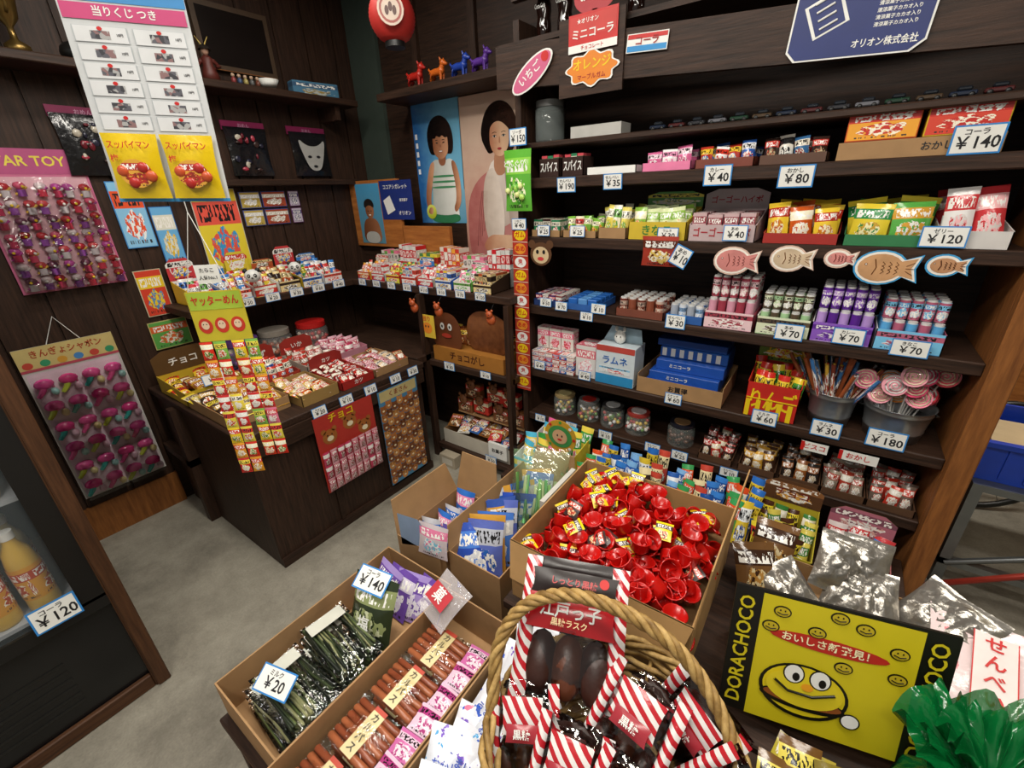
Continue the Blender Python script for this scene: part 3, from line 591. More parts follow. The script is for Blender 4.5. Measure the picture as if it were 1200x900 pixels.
P([(.0,.645),(.02,.645),(.015,.69),(.008,.69)],C('b88060'),-.004,H_); P([(-.016,.612),(.008,.619),(.032,.612),(.02,.600),(-.004,.600)],C('a83038'),-.0045,H_)
P([(-.12,.5),(-.04,.56),(.01,.42),(.03,.26),(-.0,.08),(-.1,.1),(-.14,.28)],GR('b8a89a','ecdfd2','X',0,1,.2),-.004); P([(.03,.56),(.1,.52),(.15,.36),(.13,.16),(.07,.18),(.05,.36)],GR('a89488','dccdc0','X',0,1,.2),-.0042)
for k in range(5): o.tube([(-.2+k*.02,-.0022,.1+k*.03),(-.17+k*.015,-.0022,.3),(-.14+k*.01,-.0022,.42)],.0022,C('9a5450'),4); o.tube([(.18+k*.012,-.0022,.08+k*.03),(.19,-.0022,.25+k*.02),(.16,-.0022,.4)],.002,C('a86460'),4)
P([(-.16,.08),(-.04,.06),(.1,.1),(.12,.17),(.0,.17),(-.1,.17)],sk,-.0045)
for k in range(4): P([(.08,.1+k*.018),(.14,.105+k*.018),(.145,.117+k*.018),(.08,.115+k*.018)],C('cfa384'),-.005)
for k in range(6): o.rect(.235,.255,.5+k*.05,.535+k*.05,C('8a2a30'),-.003)
o.done()
o=O("plywood_panel"); o.box(-2.93,-2.43,2.13,2.155,1.32,1.75,OW); o.done()
o=O("plywood_panel"); o.box(-2.42,-2.0,2.13,2.155,1.2,1.46,OW); o.done()
o=O("child_photo_poster",at(-2.74,2.128,1.34)); P=lambda p,m,y:o.poly(smooth(p),m,y)
o.box(-.125,.125,0,.002,0,.39,C('4a9ac8')); o.rect(-.125,.125,0,.39,GR('5a8a9a','4a98c4'),-.0005); P([(-.1,0),(.1,0),(.09,.12),(.05,.17),(-.05,.17),(-.09,.12)],GR('6a3a22','a06a48','X'),-.001); o.disc(0,.22,.045,.055,GR('7a4a30','a8704e','X'),-.002); P([(-.055,.23),(-.05,.28),(0,.3),(.05,.28),(.055,.23),(.0,.26)],C('1c1512'),-.003); o.disc(-.015,.215,.006,.004,INK,-.003);o.disc(.018,.215,.006,.004,INK,-.003); o.disc(0,.19,.012,.004,WH,-.003); P([(-.08,0),(.08,0),(.07,.08),(-.07,.08)],C('b8b8b2'),-.0025); o.done()
o=O("blue_cigar_poster",at(-2.45,2.128,1.5)); o.box(-.155,.155,0,.002,0,.24,C('1a2f78')); o.text("ココアシガレット",.03,WH,0,.2,-.001,maxw=.28); o.poly([(-.1,.03),(-.02,.06),(-.06,.15),(-.13,.12)],WH,-.001); o.text("オリオン",.03,WH,.07,.04,-.001); o.text("清涼菓子",.02,WH,.07,.12,-.001); o.done()
o=O("figurine_ledge"); o.cbox(-2.42,-1.35,2.05,2.28,2.16,2.2,DWx); o.done()
def dog(x,c,L):
    m=C(c,.35); o=O("dog_figurine",at(x,2.12,2.201)); k=L
    o.tube([(-.3*k,0,.42*k),(-.1*k,0,.45*k),(.12*k,0,.44*k),(.28*k,0,.47*k)],[.14*k,.15*k,.15*k,.16*k],m,10)
    o.ell(-.3*k,0,.42*k,.14*k,.14*k,.14*k,m); o.ell(.28*k,0,.47*k,.16*k,.15*k,.16*k,m)
    o.tube([(.28*k,0,.5*k),(.38*k,0,.68*k)],[.13*k,.11*k],m,8); o.ell(.4*k,0,.74*k,.16*k,.14*k,.14*k,m); o.tube([(.45*k,0,.72*k),(.6*k,0,.68*k)],[.1*k,.07*k],m,8); o.ell(.6*k,0,.68*k,.07*k,.07*k,.06*k,m,8)
    for sy in (-1,1):
        o.tube([(.37*k,sy*.1*k,.82*k),(.33*k,sy*.13*k,.94*k)],[.06*k,.02*k],m,6)
        o.tube([(.3*k,sy*.09*k,.42*k),(.29*k,sy*.09*k,.2*k),(.32*k,sy*.09*k,.0)],[.08*k,.06*k,.065*k],m,7)
        o.tube([(-.3*k,sy*.09*k,.42*k),(-.24*k,sy*.1*k,.28*k),(-.34*k,sy*.09*k,.16*k),(-.3*k,sy*.09*k,0)],[.1*k,.075*k,.055*k,.06*k],m,7)
    o.tube([(-.36*k,0,.48*k),(-.5*k,0,.6*k),(-.46*k,0,.72*k)],[.055*k,.045*k,.02*k],m,7); o.done()
dog(-2.15,'b8261c',.13); dog(-1.98,'d0641e',.12); dog(-1.82,'2040a0',.12); dog(-1.68,'5a3090',.12)
o=O("paper_lantern",at(-1.72,1.6,2.225)); pr=[];n=28
for i in range(n+1):
    t=i/n; r=.038+.057*math.sin(pi*t)**.55; pr.append((r-(.003 if i%2 else 0),.02+.17*t))
o.lathe(pr,C('a8221c',.6,em=.05),28)
for rr,zz in ((.042,0),(.042,.185)): o.cyl(0,0,zz,rr,.02,BK,20)
Mx=Matrix.Rotation(math.radians(45),4,'Z')
for rx,m_,yy in ((.052,'d8c4b4',-.0975),(.044,'a5524a',-.0983),(.036,'d8c4b4',-.099)): o.disc(0,.105,rx,rx*1.05,C(m_),yy,Mx)
for k in range(3): o.disc(-.015+.015*k,.10+.012*(k%2),.008,.016,C('5a3a34'),-.0997,Mx)
o.tube([(0,0,.2),(0,0,.72)],.003,INK,5); o.done()
# ------------------------------------------------------------ corner + toy shelf (z 1.15)
o=O("corner_shelf"); zt=1.15
o.cbox(-2.935,-2.6,.82,1.8,zt-.04,zt,DWy); o.cbox(-2.935,-1.315,1.8,2.165,zt-.04,zt,DWx)
o.cbox(-1.96,-1.315,1.8,2.16,.66,.70,DWx); o.cbox(-1.96,-1.315,1.8,2.16,.06,.10,DWx)
o.box(-1.99,-1.96,1.78,1.82,0,zt-.04,DWz); o.box(-1.345,-1.315,1.78,1.82,0,zt-.04,DWz); o.box(-2.935,-1.315,2.165,2.17,0,1.19,DWx)
o.cbox(-2.935,-1.96,1.7,2.16,.69,.735,DWx)
o.done()
z=zt+.001
cols=[['c93a3f','e8e6e0','2f62b5','efc72a'],['e2d8ca','c9352b','e8a23a'],['3a7fc9','e3e3e0','e04a36'],['e87a9a','e6dfd8','6aa84a'],['d8c23a','c9352b','e3dfd0'],['e2e2de','c9202a','d0d0cc'],['b0522a','dfc890','3a2a20'],['4a8a4a','e8d84a','c93a2a']]
for i in range(8):
    x=-2.50+i*.142; cs=cols[(i*3+1)%8] if i!=1 else cols[5]
    dbox("candy_display_box",x,1.815,z,.125,.17,.05,.09,PR(cs,30),[WH,RED,BLU][i%3],None,('pack' if i%2 else 'pouch',[PR(cs[::-1],50),PR(cs)],4,3,.10),.0 if i%3 else .05,PR(cs))
    tag(x,1.795,zt-.01,.085,.05,[10,10,50,10,110,10,70,120][i])
for i in range(6):
    x=-2.47+i*.185; cs=cols[(i*2+3)%8]
    dbox("candy_display_box",x,2.01,z,.17,.12,.1,.13,PR(cs,26),WH,jp(),('pack',[PR(cs,50),PR(cs[::-1])],5,1,.16+.04*(i%2)))
for i in range(6):
    yy=.94+i*.145; cs=cols[(i*2)%8]
    dbox("toy_display_box",-2.61,yy,z,.13,.28,.06,.12,PR(cs,30),WH,None,('pouch',[BAG(cs),BAG(cols[(i+3)%8])],3,4,.12),.05 if i%2 else .11,PR(cs,35),yaw=90)
    tag(-2.596,yy+.02,zt-.01,.1,.055,[30,50,20,30,60,40][i],yaw=90)
def animal_head(name,x,y,z,k,c,earc,yaw):
    o=O(name,at(x,y,z,yaw)); m=C(c,.4); e=C(earc,.4)
    o.ell(0,0,k*.9,k,k*.8,k*.88,m,16)
    for s in (-1,1):
        o.ell(s*k*.75,0,k*1.6,k*.33,k*.2,k*.33,e); o.ell(s*k*.38,-k*.68,k*1.0,k*.22,k*.15,k*.26,e); o.ell(s*k*.38,-k*.8,k*1.02,k*.08,k*.07,k*.09,WH,8)
    o.ell(0,-k*.82,k*.72,k*.14,k*.1,k*.1,INK); o.done()
animal_head("panda_figurine",-2.575,1.16,zt+.0+.09,.04,'dcdcd8','1a1a1a',60); animal_head("panda_figurine",-2.6,1.42,zt+.10,.036,'dcdcd8','1a1a1a',60)
for x in (-2.0,-1.8,-1.42):
    o=O("bear_ornament",at(x,1.77,1.0)); m=C('b9562a',.4); o.ell(0,0,.03,.028,.02,.03,m); o.ell(0,-.015,.062,.022,.016,.02,m)
    for s in (-1,1): o.ell(s*.016,-.012,.082,.008,.006,.008,m,8); o.ell(s*.008,-.03,.065,.003,.002,.003,INK,6)
    o.tube([(0,0,.08),(0,.028,.108)],.001,INK,4); o.done()
o=O("mascot_snack_box",at(-1.66,1.82,.701)); bw=C('6b3a1e'); 
o.box(-.27,.27,0,.2,0,.09,C('a9702e')); o.text("チョコがし",.055,C('4a1f10'),0,.045,-.001,maxw=.45)
o.poly(smooth([(-.27,.07),(-.05,.07),(-.04,.2),(-.08,.29),(-.16,.31),(-.25,.28),(-.28,.18)]),bw,.02); o.poly(smooth([(-.03,.07),(.27,.07),(.28,.27),(.2,.32),(.06,.34),(-.04,.27)]),GR('5a3018','8a5530','Z',0,1,.3,30),.06)
for a in ((-.16,.2,0),(.12,.22,.05)):
    for s in (-1,1): o.disc(a[0]+s*.03,a[1]+.02,.017,.022,WH,a[2]+.015); o.disc(a[0]+s*.03,a[1]+.02,.007,.009,INK,a[2]+.013)
    o.disc(a[0],a[1]-.035,.04,.014,C('b23a2a'),a[2]+.014)
fill(o,'pouch',-.25,.25,.07,.19,.09,[BAG(['8a4a22','e8c04a','d2402a','f2e6c0'])],6,2,.1); o.done()
tag(-1.78,1.79,.69,.1,.06,30); tag(-1.5,1.79,.69,.09,.05,10)
o=O("yellow_character_sign",at(-1.93,1.79,.85)); o.box(-.06,.06,0,.003,0,.14,C('e0c040')); o.disc(0,.06,.04,.035,C('e88a2a'),-.001); o.disc(-.012,.07,.005,.007,INK,-.002); o.disc(.012,.07,.005,.007,INK,-.002); o.text("当り",.035,RED,0,.115,-.001); o.done()
o=O("bear_cracker_tray",at(-1.65,1.83,.101)); o.box(-.28,.28,-.0,.003,0,.1,C('c6bfb0')); o.box(-.28,.28,.003,.28,0,.01,CB); 
for s in (-.28,.277): o.box(s,s+.003,.003,.28,.01,.1,CB)
fill(o,'lay',-.26,.26,.04,.26,.08,[BAG(['8a5a2a','b93a2a','e8d8b0','3a2a20']),BAG(['d8d4ca','c93a3f','d8b04a']),BAG(['3a6ab0','e0d8c8','c93a3f'])],6,4,.1)
o.box(.12,.26,-.02,-.001,.03,.13,WH); o.text("お菓子",.03,INK,.19,.08,-.022); o.done()
o=O("bear_cutout_stack",at(-1.62,1.96,.34)); bw=C('7a4a28',.6)
for i,(x,zz) in enumerate([(-.22,.0),(-.08,.02),(.08,.0),(.2,.01),(-.14,.12),(.04,.13),(.16,.12)]):
    o.cbox(x-.06,x+.06,.0,.05,zz-.05,zz+.05,PR(['7a4a28','c9352b','e8d8b0','3a2418'],40)); o.ell(x,-.01,zz+.05,.035,.015,.035,bw)
    for s in (-1,1): o.ell(x+s*.025,-.01,zz+.085,.012,.008,.012,bw,8); o.ell(x+s*.012,-.026,zz+.058,.004,.003,.005,INK,6)
o.box(-.28,.28,0,.12,-.06,-.05,CB); o.box(-.27,-.26,.1,.11,-.235,-.05,CB); o.box(.26,.27,.1,.11,-.235,-.05,CB); o.done()
tag(-1.5,1.79,.12,.1,.06,50)
# ------------------------------------------------------------ counter cabinet (left)
o=O("sales_counter"); o.cbox(-2.92,-1.9,.64,1.66,0,.70,DWz); o.cbox(-2.93,-1.88,.62,1.68,.70,.735,DWx)
for yy in (.98,1.32): o.box(-1.9,-1.89,yy,yy+.02,.02,.7,DW)
o.box(-1.9,-1.885,.64,1.66,0,.05,DWy); o.box(-1.9,-1.87,.64,1.66,.62,.70,DWy)
o.box(-2.62,-2.57,.59,.64,0,.70,DWz); o.box(-2.93,-2.57,.59,.64,.36,.40,DWx); o.done()
z=.736
def ctray(name,x,y,w,d,hf,hb,bm,cont,yaw=90,header=0,hm=None,txt=None,ink=None): return dbox(name,x,y,z,w,d,hf,hb,bm,ink,txt,cont,header,hm,yaw=yaw)
nb_=[BAG(['b8882a','8a3a1a','e0d0a0','6a2a18']),BAG(['5a3a20','d8c23a','c8b890']),BAG(['3a2a20','c8a050','a83020'])]
ctray("snack_tray",-2.0,.78,.28,.42,.06,.06,CB,('lay',nb_,4,6,.11))
ctray("snack_tray",-2.44,.78,.28,.34,.07,.09,C('c8a82a'),('lay',[BAG(['5a3a20','efc72a','d23a20','f6efc8']),nb_[0]],4,5,.12),header=.12,hm=C('5a3e1a'),txt="チョコ")
ctray("snack_tray",-1.93,1.04,.2,.3,.06,.06,C('a0804a'),('lay',[BAG(['d0b060','d8602a','e8dca8']),BAG(['d8d0b8','b93a20','d8922a'])],4,5,.08))
ctray("snack_tray",-1.93,1.26,.2,.28,.045,.06,C('a3241e'),('lay',[BAG(['b22a22','7a1a18','e1d7c0'])],4,5,.08),header=.07,hm=C('93241e'),txt="カツ",ink=WH)
ctray("snack_tray",-1.93,1.49,.24,.3,.045,.05,CB,('lay',[BAG(['d8a7b4','c04a5a','e4d4d4','98303a']),BAG(['a0452a','d8b890','e0d8cc'])],4,5,.08))
ctray("snack_tray",-2.27,1.04,.2,.26,.06,.08,C('a93a2a'),('pouch',[BAG(['c23a2a','e6dfcc','2f62b5'])],4,3,.11),header=.1,hm=C('952a20'),txt="あんず",ink=WH)
ctray("snack_tray",-2.27,1.28,.2,.26,.06,.08,C('b8a898'),('pouch',[BAG(['d8ccc0','b9352b','7a4a2a'])],4,3,.11),header=.09,hm=C('a03028'),txt="いか",ink=WH)
ctray("snack_tray",-2.3,1.51,.2,.26,.06,.08,C('c88898'),('pouch',[BAG(['e0b0bc','b93a5a','e6d8d8'])],3,3,.1))
for x,y,c,lid in ((-2.68,1.05,'6a3a8a','5a3a78'),(-2.7,1.25,'a5522a','8a8278'),(-2.66,1.47,'b03030','b8201e')):
    o=O("candy_jar",at(x,y,z)); r=.095; o.lathe([(.001,0),(r,0),(r,.15),(r*.85,.17)],FILM('f0f0f0',.1,0),24)
    for j in range(110):
        a=R.uniform(0,2*pi);q=r*.85*math.sqrt(R.random()); o.ell(q*math.cos(a),q*math.sin(a),R.uniform(.015,.14),.015,.015,.015,C(c if j%3 else 'c8b8a8',.3),7)
    o.cyl(0,0,.168,r*.92,.03,C(lid,.35),24); o.done()
for i,(x,y,p) in enumerate([(-1.868,.98,20),(-1.868,1.13,10),(-1.868,1.28,10),(-1.868,1.45,10),(-1.868,1.58,30)]): tag(x,y,.715,.09,.055,p,90,-10)
tag(-2.43,.78,.84,.12,.06,30,90,-15)
o=O("hanging_chocolate_card",at(-1.862,1.1,.27,90)); o.box(-.17,.17,0,.002,0,.42,C('b8342a')); 
for x,zz in ((-.1,.3),(.02,.33),(.1,.27)):
    o.disc(x,zz,.04,.04,C('a5622a'),-.001); o.disc(x-.03,zz+.035,.014,.014,C('a5622a'),-.001);o.disc(x+.03,zz+.035,.014,.014,C('a5622a'),-.001); o.disc(x,zz-.01,.018,.014,CRM,-.002); o.disc(x-.012,zz+.01,.004,.004,INK,-.002); o.disc(x+.012,zz+.01,.004,.004,INK,-.002)
o.text("チョコ",.05,YEL,-.02,.39,-.002)
for i in range(8):
    for j in range(3): o.pouch(.038,.075,.018,BAG(['c89098','b93a5a','e0d0d0','7a4a38']),at(-.147+i*.042,-.012,.01+j*.075)) 
o.done()
o=O("bear_cookie_poster",at(-1.862,1.45,.08,90)); o.box(-.14,.14,0,.002,0,.6,C('4a86ae')); o.rect(-.13,.13,.535,.595,C('c8b880'),-.0005); o.text("くまさん",.035,C('8a2a1a'),0,.565,-.001)
for i in range(7):
    for j in range(10):
        x=-.118+i*.0395; zz=.028+j*.051+(.02 if i%2 else 0); c=C(['b5723a','9a5a28','c88a4a','7a4420'][(i*3+j)%4],.6)
        if zz<.515:
            o.disc(x,zz,.022,.025,c,-.0015-.0002*(j%2),n=12); o.disc(x-.014,zz+.02,.008,.008,c,-.0015,n=8); o.disc(x+.014,zz+.02,.008,.008,c,-.0015,n=8); o.disc(x,zz-.004,.008,.006,CRM,-.002,n=8); o.disc(x-.008,zz+.006,.0025,.0025,INK,-.002,n=6); o.disc(x+.008,zz+.006,.0025,.0025,INK,-.002,n=6)
o.done()
o=O("small_paper_carton",at(-1.92,1.71,0.001)); o.cbox(.05,.18,-.0,.065,0,.085,C('a99d88',.7),c=.002); o.rect(.07,.16,.02,.065,C('c8c2b4'),-.001); o.done()
# ------------------------------------------------------------ hanging candy strips
o=O("hanging_candy_strips",at(-1.365,.5,0,45))
o.tube([(-.06,0,1.43),(0,.0,1.63),(0,0,2.94)],.0012,WH,4); o.tube([(.05,0,1.43),(0,0,1.63)],.0012,WH,4)
o.box(-.07,.07,0,.003,1.29,1.43,C('c8b82a')); o.rect(-.067,.067,1.38,1.427,C('a8c23a'),-.001); o.text("ヤッターめん",.028,RED,0,1.403,-.002,maxw=.12)
for x in (-.042,0,.042): o.disc(x,1.335,.018,.022,C('c8341f'),-.001); o.disc(x,1.337,.010,.012,C('e6c8a8'),-.002); o.disc(x-.004,1.34,.0015,.002,INK,-.003,n=6); o.disc(x+.004,1.34,.0015,.002,INK,-.003,n=6)
sm=[BAG(['e8ca2a','d2301f','f6f0c8','3a8a3a'],60),BAG(['d86f8a','c92a2a','e4e0d8'],60),BAG(['e0982a','c93a20','f0e0a0'],60),BAG(['7ab04a','e0d04a','c9302a'],60),BAG(['c9302a','f0d84a','f6f0e0'],60)]
for cx,zb,nn in ((-.04,1.29,7),(.045,1.29,6)):
    for i in range(nn+1):
        zz=zb-(i+1)*.055
        for k in (-1,1): o.pouch(.034,.054,.012,sm[(i*2+(k>0)*3)%5],at(cx+k*.018,0,zz),nx=4,nz=5)
o.done()
o=O("shelf_price_note",at(-1.40,.515,1.47,45)); o.box(-.03,.03,0,.002,-.025,.025,WH); o.text("たらこ",.013,INK,0,.01,-.001); o.text("人気No.1",.012,INK,0,-.01,-.001); o.tube([(0,0,.025),(0,.003,1.44)],.001,INK,4); o.done()
# ------------------------------------------------------------ price board hung near camera
o=O("hanging_price_board",at(-1.07,.38,1.66,52,0,2)); w,h=.185,.45
o.box(-w/2,w/2,0,.003,0,h,C('d0d3d5',.4)); o.rect(-w/2,w/2,.30,h,C('3a8ac8'),-.0008); o.text("スッパイマン",.026,WH,0,.325,-.0015,maxw=.165); o.rect(-w/2+.003,w/2-.003,.275,.297,C('c8447a'),-.0015); o.text("当りくじ つき",.015,WH,0,.286,-.002)
for i in range(2):
    for j in range(6):
        x=-.043+i*.086; zz=.255-j*.026; o.rect(x-.039,x+.039,zz-.0115,zz+.0115,C('b8bec2'),-.001); o.rect(x-.0375,x+.0375,zz-.011,zz+.011,C('dcdee0'),-.0013); o.rect(x-.015,x+.013,zz-.007,zz+.005,VOR(['5a5a62','a8a8a8','3a3a40','8a6a6a'],150),-.0015); o.disc(x,zz+.008,.004,.003,RED,-.002,n=8); o.text("10円",.005,INK,x+.027,zz,-.002)
for i in (-1,1):
    Mx=at(i*.045,-.008,.0); o.pouch(.086,.108,.018,C('e0c01a',.2,bump=50),Mx); o.text("スッパイマン",.014,C('c9201a'),i*.045,.088,-.021,maxw=.065); o.disc(i*.045,.042,.026,.024,PR(['e2d8c0','d8a03a','b02a24','8a2a1a']),-.021)
    for q in range(4): o.ell(i*.045+.022*math.cos(q*1.7+1),-.019,.04+.014*math.sin(q*1.7+1),.010,.005,.010,C(['b02a24','c2502a'][q%2],.3))
    o.text("梅",.013,C('c9201a'),i*.045-.026,.066,-.0215)
o.box(-w/2,w/2,-.001,.004,-.006,.0,C('3a9ad8'))
for s in (-1,1): o.tube([(s*.07,0,h),(s*.07,0,1.27)],.0012,INK,4)
o.done()
# ------------------------------------------------------------ left wall hangings (face +X)
WX=-2.925
def wl(name,y,z): return O(name,at(WX,y,z,90))
o=wl("toy_assortment_card",.52,1.30); o.box(-.19,.19,0,.003,0,.59,C('c8688e')); o.rect(-.19,.19,.49,.59,C('b0487a'),-.001); o.text("STAR TOY",.055,C('e6d24a'),0,.54,-.002,maxw=.34); o.rect(-.18,.18,.01,.48,C('d8a8b4'),-.001)
for i in range(7):
    for j in range(7):
        x=-.156+i*.052+R.uniform(-.008,.008); zz=.015+j*.065+R.uniform(-.006,.006); m=C(['b9303a','d85a7a','b84a9a','d8c8cc','6a3a50','c84a50'][R.randrange(6)],.25)
        o.ell(x,-.022,zz+.035,.021,.014,.016,m,8); o.cyl(x,-.022,zz-.008,.015,.028,C(['c8c0c4','c93a50','8a4a9a','b93a5a'][R.randrange(4)],.25),8); o.tube([(x-.02,-.02,zz),(x+.022,-.028,zz+.03)],.005,C(['d8b04a','e0d8d8','a83a8a'][R.randrange(3)],.3),5); o.ell(x+R.uniform(-.01,.01),-.036,zz+.03,.006,.005,.006,WH if (i+j)%2 else YEL,6)
for i in range(3):
    for j in range(2): o.pouch(.118,.235,.03,CLEAR(30,1.45),at(-.12+i*.12,-.040,.005+j*.238),nx=6,nz=8)
o.done()
o=wl("toy_pipe_card",.385,.26); o.box(-.18,.18,0,.003,0,.81,C('c8c4c0')); o.rect(-.18,.18,.71,.81,C('d0bc7a'),-.001); o.text("きんぎょシャボン",.04,C('b04a2a'),0,.775,-.002,maxw=.26); o.rect(-.18,.18,.70,.712,C('b94a5a'),-.002)
for q in range(6): o.disc(-.15+q*.06,.73,.018,.016,C(['c94a3a','3a9a6a','d8a03a','4a8ac8'][q%4]),-.002)
o.rect(-.17,.17,.01,.69,C('d8c0cc'),-.001)
for i in range(4):
    for j in range(6):
        x=-.13+i*.086; zz=.01+j*.112
        o.ell(x,-.028,zz+.07,.036,.02,.026,C(['d83a84','e85a9e','e0509a'][(i+j)%3],.2),12); o.tube([(x,-.028,zz+.07),(x-.016,-.028,zz+.035),(x-.036,-.028,zz+.012)],[.016,.012,.009],C(['3ab0a8','c8d84a','e85a9a'][(i*2+j)%3],.25),7); o.ell(x+.026,-.024,zz+.025,.016,.014,.02,C(['e8c0d4','f0e0a0','a8e0dc'][(i+j)%3],.3),8); o.ell(x+.026,-.024,zz+.05,.007,.007,.006,C('d83a84',.3),6)
for i in range(2):
    for j in range(3): o.pouch(.172,.225,.035,CLEAR(28,1.45),at(-.087+i*.174,-.052,.005+j*.228),nx=7,nz=8)
o.tube([(-.06,0,.81),(0,.0,.93),(.06,0,.81)],.002,WH,4); o.done()
for y0,y1,mm in ((.65,.9,0),(1.36,1.6,0),(1.74,2.0,1)):
    w=(y1-y0); o=wl("mask_bag",(y0+y1)/2,1.785); 
    o.pouch(w,.25,.04,C('18181b',.18,bump=22,bd=.006),at(0,-.012,0),wv=.4,nx=8,nz=10); o.box(-w/2,w/2,-.004,.004,.235,.28,C('98285c')); o.text("おめん",.022,C('d8a0c0'),0,.258,-.006)
    if mm: o.poly(smooth([(-.06,.08),(-.03,.03),(.03,.03),(.06,.08),(.1,.22),(.04,.17),(-.04,.17),(-.1,.22)]),C('a8a8a4'),-.042); o.disc(-.03,.11,.014,.008,INK,-.043); o.disc(.03,.11,.014,.008,INK,-.043); o.disc(0,.055,.015,.008,INK,-.043)
    else:
        for q in range(16): o.ell(R.uniform(-.09,.09)*w/.25,-.034,R.uniform(.03,.21),R.uniform(.006,.02),.006,R.uniform(.006,.02),C(['6a1f2a','2a2a3a','a93a4a','b8b0a0','3a2a28'][q%5],.2),8)
    o.done()
def hang(name,y0,y1,z0,z1,hs,sc_=20,txt=None,ink=WH):
    o=wl(name,(y0+y1)/2,z0); w=y1-y0;h=z1-z0; o.box(-w/2,w/2,0,.003,0,h,C(hs[0])); o.rect(-w/2+.004,w/2-.004,.004,h-.004,PR(hs,sc_),-.001)
    if txt: o.text(txt,min(h*.12,w*.22),ink,0,h*.92,-.0015,maxw=w*.85)
    o.done()
hang("blue_toy_poster",.76,.89,1.45,1.76,['3a8ad0','8ac4e8','e8542a','f0f4f4'],25,"ロボ"); hang("blue_toy_poster",.9,1.0,1.35,1.64,['2f7ac8','6ab0e0','e0e0d0','e8c02a'],25)
hang("colourful_toy_sheet",1.1,1.34,1.24,1.72,['d0ccbc','e8d23a','e85a4a','3a9ad0'],22,"くじ",RED)
for i,(a,b) in enumerate([(1.36,1.5),(1.49,1.66),(1.66,1.75)]):
    for j in (0,1): hang("toy_packet",a,b-.02,1.51+j*.1,1.60+j*.1,[['4a5a9a','b8a04a','d0d0cc'],['2f4a8a','a0442a','c8c0b0'],['6a3a6a','b8b0c0','3a3a6a']][i],35)
hang("sticker_sheet",.72,.9,.92,1.07,['c8bc7a','5aa04a','d8602a','e2e0d0'],40); hang("sticker_sheet",.74,.86,1.1,1.34,['d0c8a8','d2402a','e8c82a','4a8ac0'],40)
o=O("wall_shelf"); o.cbox(-2.935,-2.72,.5,2.15,2.18,2.215,DWy); o.cbox(-2.935,-2.85,1.02,2.15,1.73,1.765,DWy)
for yy in (.9,2.0): o.box(-2.935,-2.76,yy,yy+.03,2.1,2.18,DWz)
o.done()
zz=2.216
for y in (.62,1.0): 
    o=O("trophy_cup",at(-2.82,y,zz)); g=C('7a6234',.3,.8); o.lathe([(.001,0),(.04,0),(.04,.03),(.012,.05),(.01,.09),(.035,.12),(.05,.2),(.052,.24),(.048,.24),(.001,.13)],g,18)
    for s in (-1,1): o.tube([(s*.047,0,.22),(s*.08,0,.2),(s*.07,0,.15),(s*.036,0,.13)],.005,g,6)
    o.done()
o=O("samurai_figurine",at(-2.8,1.32,zz,60)@Matrix.Scale(.7,4)); r1=C('5a241c',.5); 
o.lathe([(.001,0),(.06,0),(.05,.06),(.035,.1),(.04,.14),(.02,.16),(.001,.16)],r1,12); o.ell(0,0,.19,.025,.025,.03,C('b8907a')); o.lathe([(.045,.195),(.03,.215),(.001,.235)],C('2a2420',.4),12)
for s in (-1,1): o.tube([(s*.035,0,.13),(s*.07,-.02,.09),(s*.05,-.05,.08)],[.016,.013,.01],r1,7); o.tube([(s*.01,-.02,.22),(s*.04,-.02,.27)],[.006,.002],C('a08a4a',.3,.8),5)
o.done()
o=O("framed_picture",at(-2.91,1.55,2.3,90,0)); o.box(-.2,.2,0,.02,0,.3,C('4a3828',.5)); o.rect(-.175,.175,.025,.275,C('1c1614',.2),-.002); o.box(-.19,.19,-.004,.0,0.0,.004,MW); o.done()
o=O("blue_toy_box",at(-2.8,1.92,zz,80)); o.cbox(-.14,.14,0,.08,0,.08,PR(['4a7a98','3a5a7a','b8c0c0','a0883a'],30)); o.done()
o=O("white_bowl",at(-2.8,1.62,zz)); o.lathe([(.001,.004),(.03,.004),(.03,0),(.055,.05),(.05,.05),(.001,.01)],WH,18); o.done()
o=O("small_toy_row",at(-2.78,1.42,zz))
for k in range(5): o.ell(0,k*.032,.018,.014,.012,.018,C(['8a3a3a','3a4a6a','a8985a','5a5a5a','6a3a2a'][k],.4)); o.ell(0,k*.032,.042,.01,.01,.01,C('b89a80'),8)
o.done()
o=O("sports_cap",at(-2.8,.82,zz)); o.ell(0,0,.03,.07,.08,.05,BK,16); o.ell(.05,0,.02,.07,.05,.008,WH,14); o.done()
o=O("model_airplane",at(-2.3,1.2,2.62,30)); m=C('3a7fc9',.3); o.tube([(-.1,0,0),(-.06,0,.005),(.08,0,0),(.12,0,0)],[.006,.014,.012,.004],m,8); o.box(-.01,.03,-.11,.11,-.002,.002,C('7ac0e0')); o.box(-.1,-.08,-.04,.04,0,.003,m); o.box(-.1,-.08,-.002,.002,0,.035,RED); o.tube([(0,0,0),(0,0,.32)],.001,INK,4); o.done()
# ------------------------------------------------------------ drinks fridge (front X=-1.75, faces +X)
o=O("drinks_fridge"); fx=-1.75
FBk=C('101113',.25,var=.3)
o.box(-2.35,-2.31,-.75,.1,0,1.95,FBk); o.box(-2.31,fx,-.75,-.71,0,1.95,FBk); o.box(-2.31,fx,.06,.1,0,1.95,WOOD('3a2416','5e3d26',(30,30,2)))
o.box(-2.31,fx,-.71,.06,1.88,1.95,FBk); o.box(-2.31,fx-.02,-.71,.06,0,.47,FBk)
o.cbox(fx-.02,fx,-.71,.06,0,.06,WOOD('3a2416','5e3d26',(30,2,30))); o.cbox(fx-.02,fx+.012,.065,.105,0,1.95,WOOD('3a2416','5e3d26',(30,30,2)))
o.box(fx-.015,fx,-.0,.06,.47,1.88,BK); o.box(fx-.015,fx,-.71,.06,.43,.48,BK); o.box(fx-.015,fx,-.71,-.66,.48,1.88,BK)
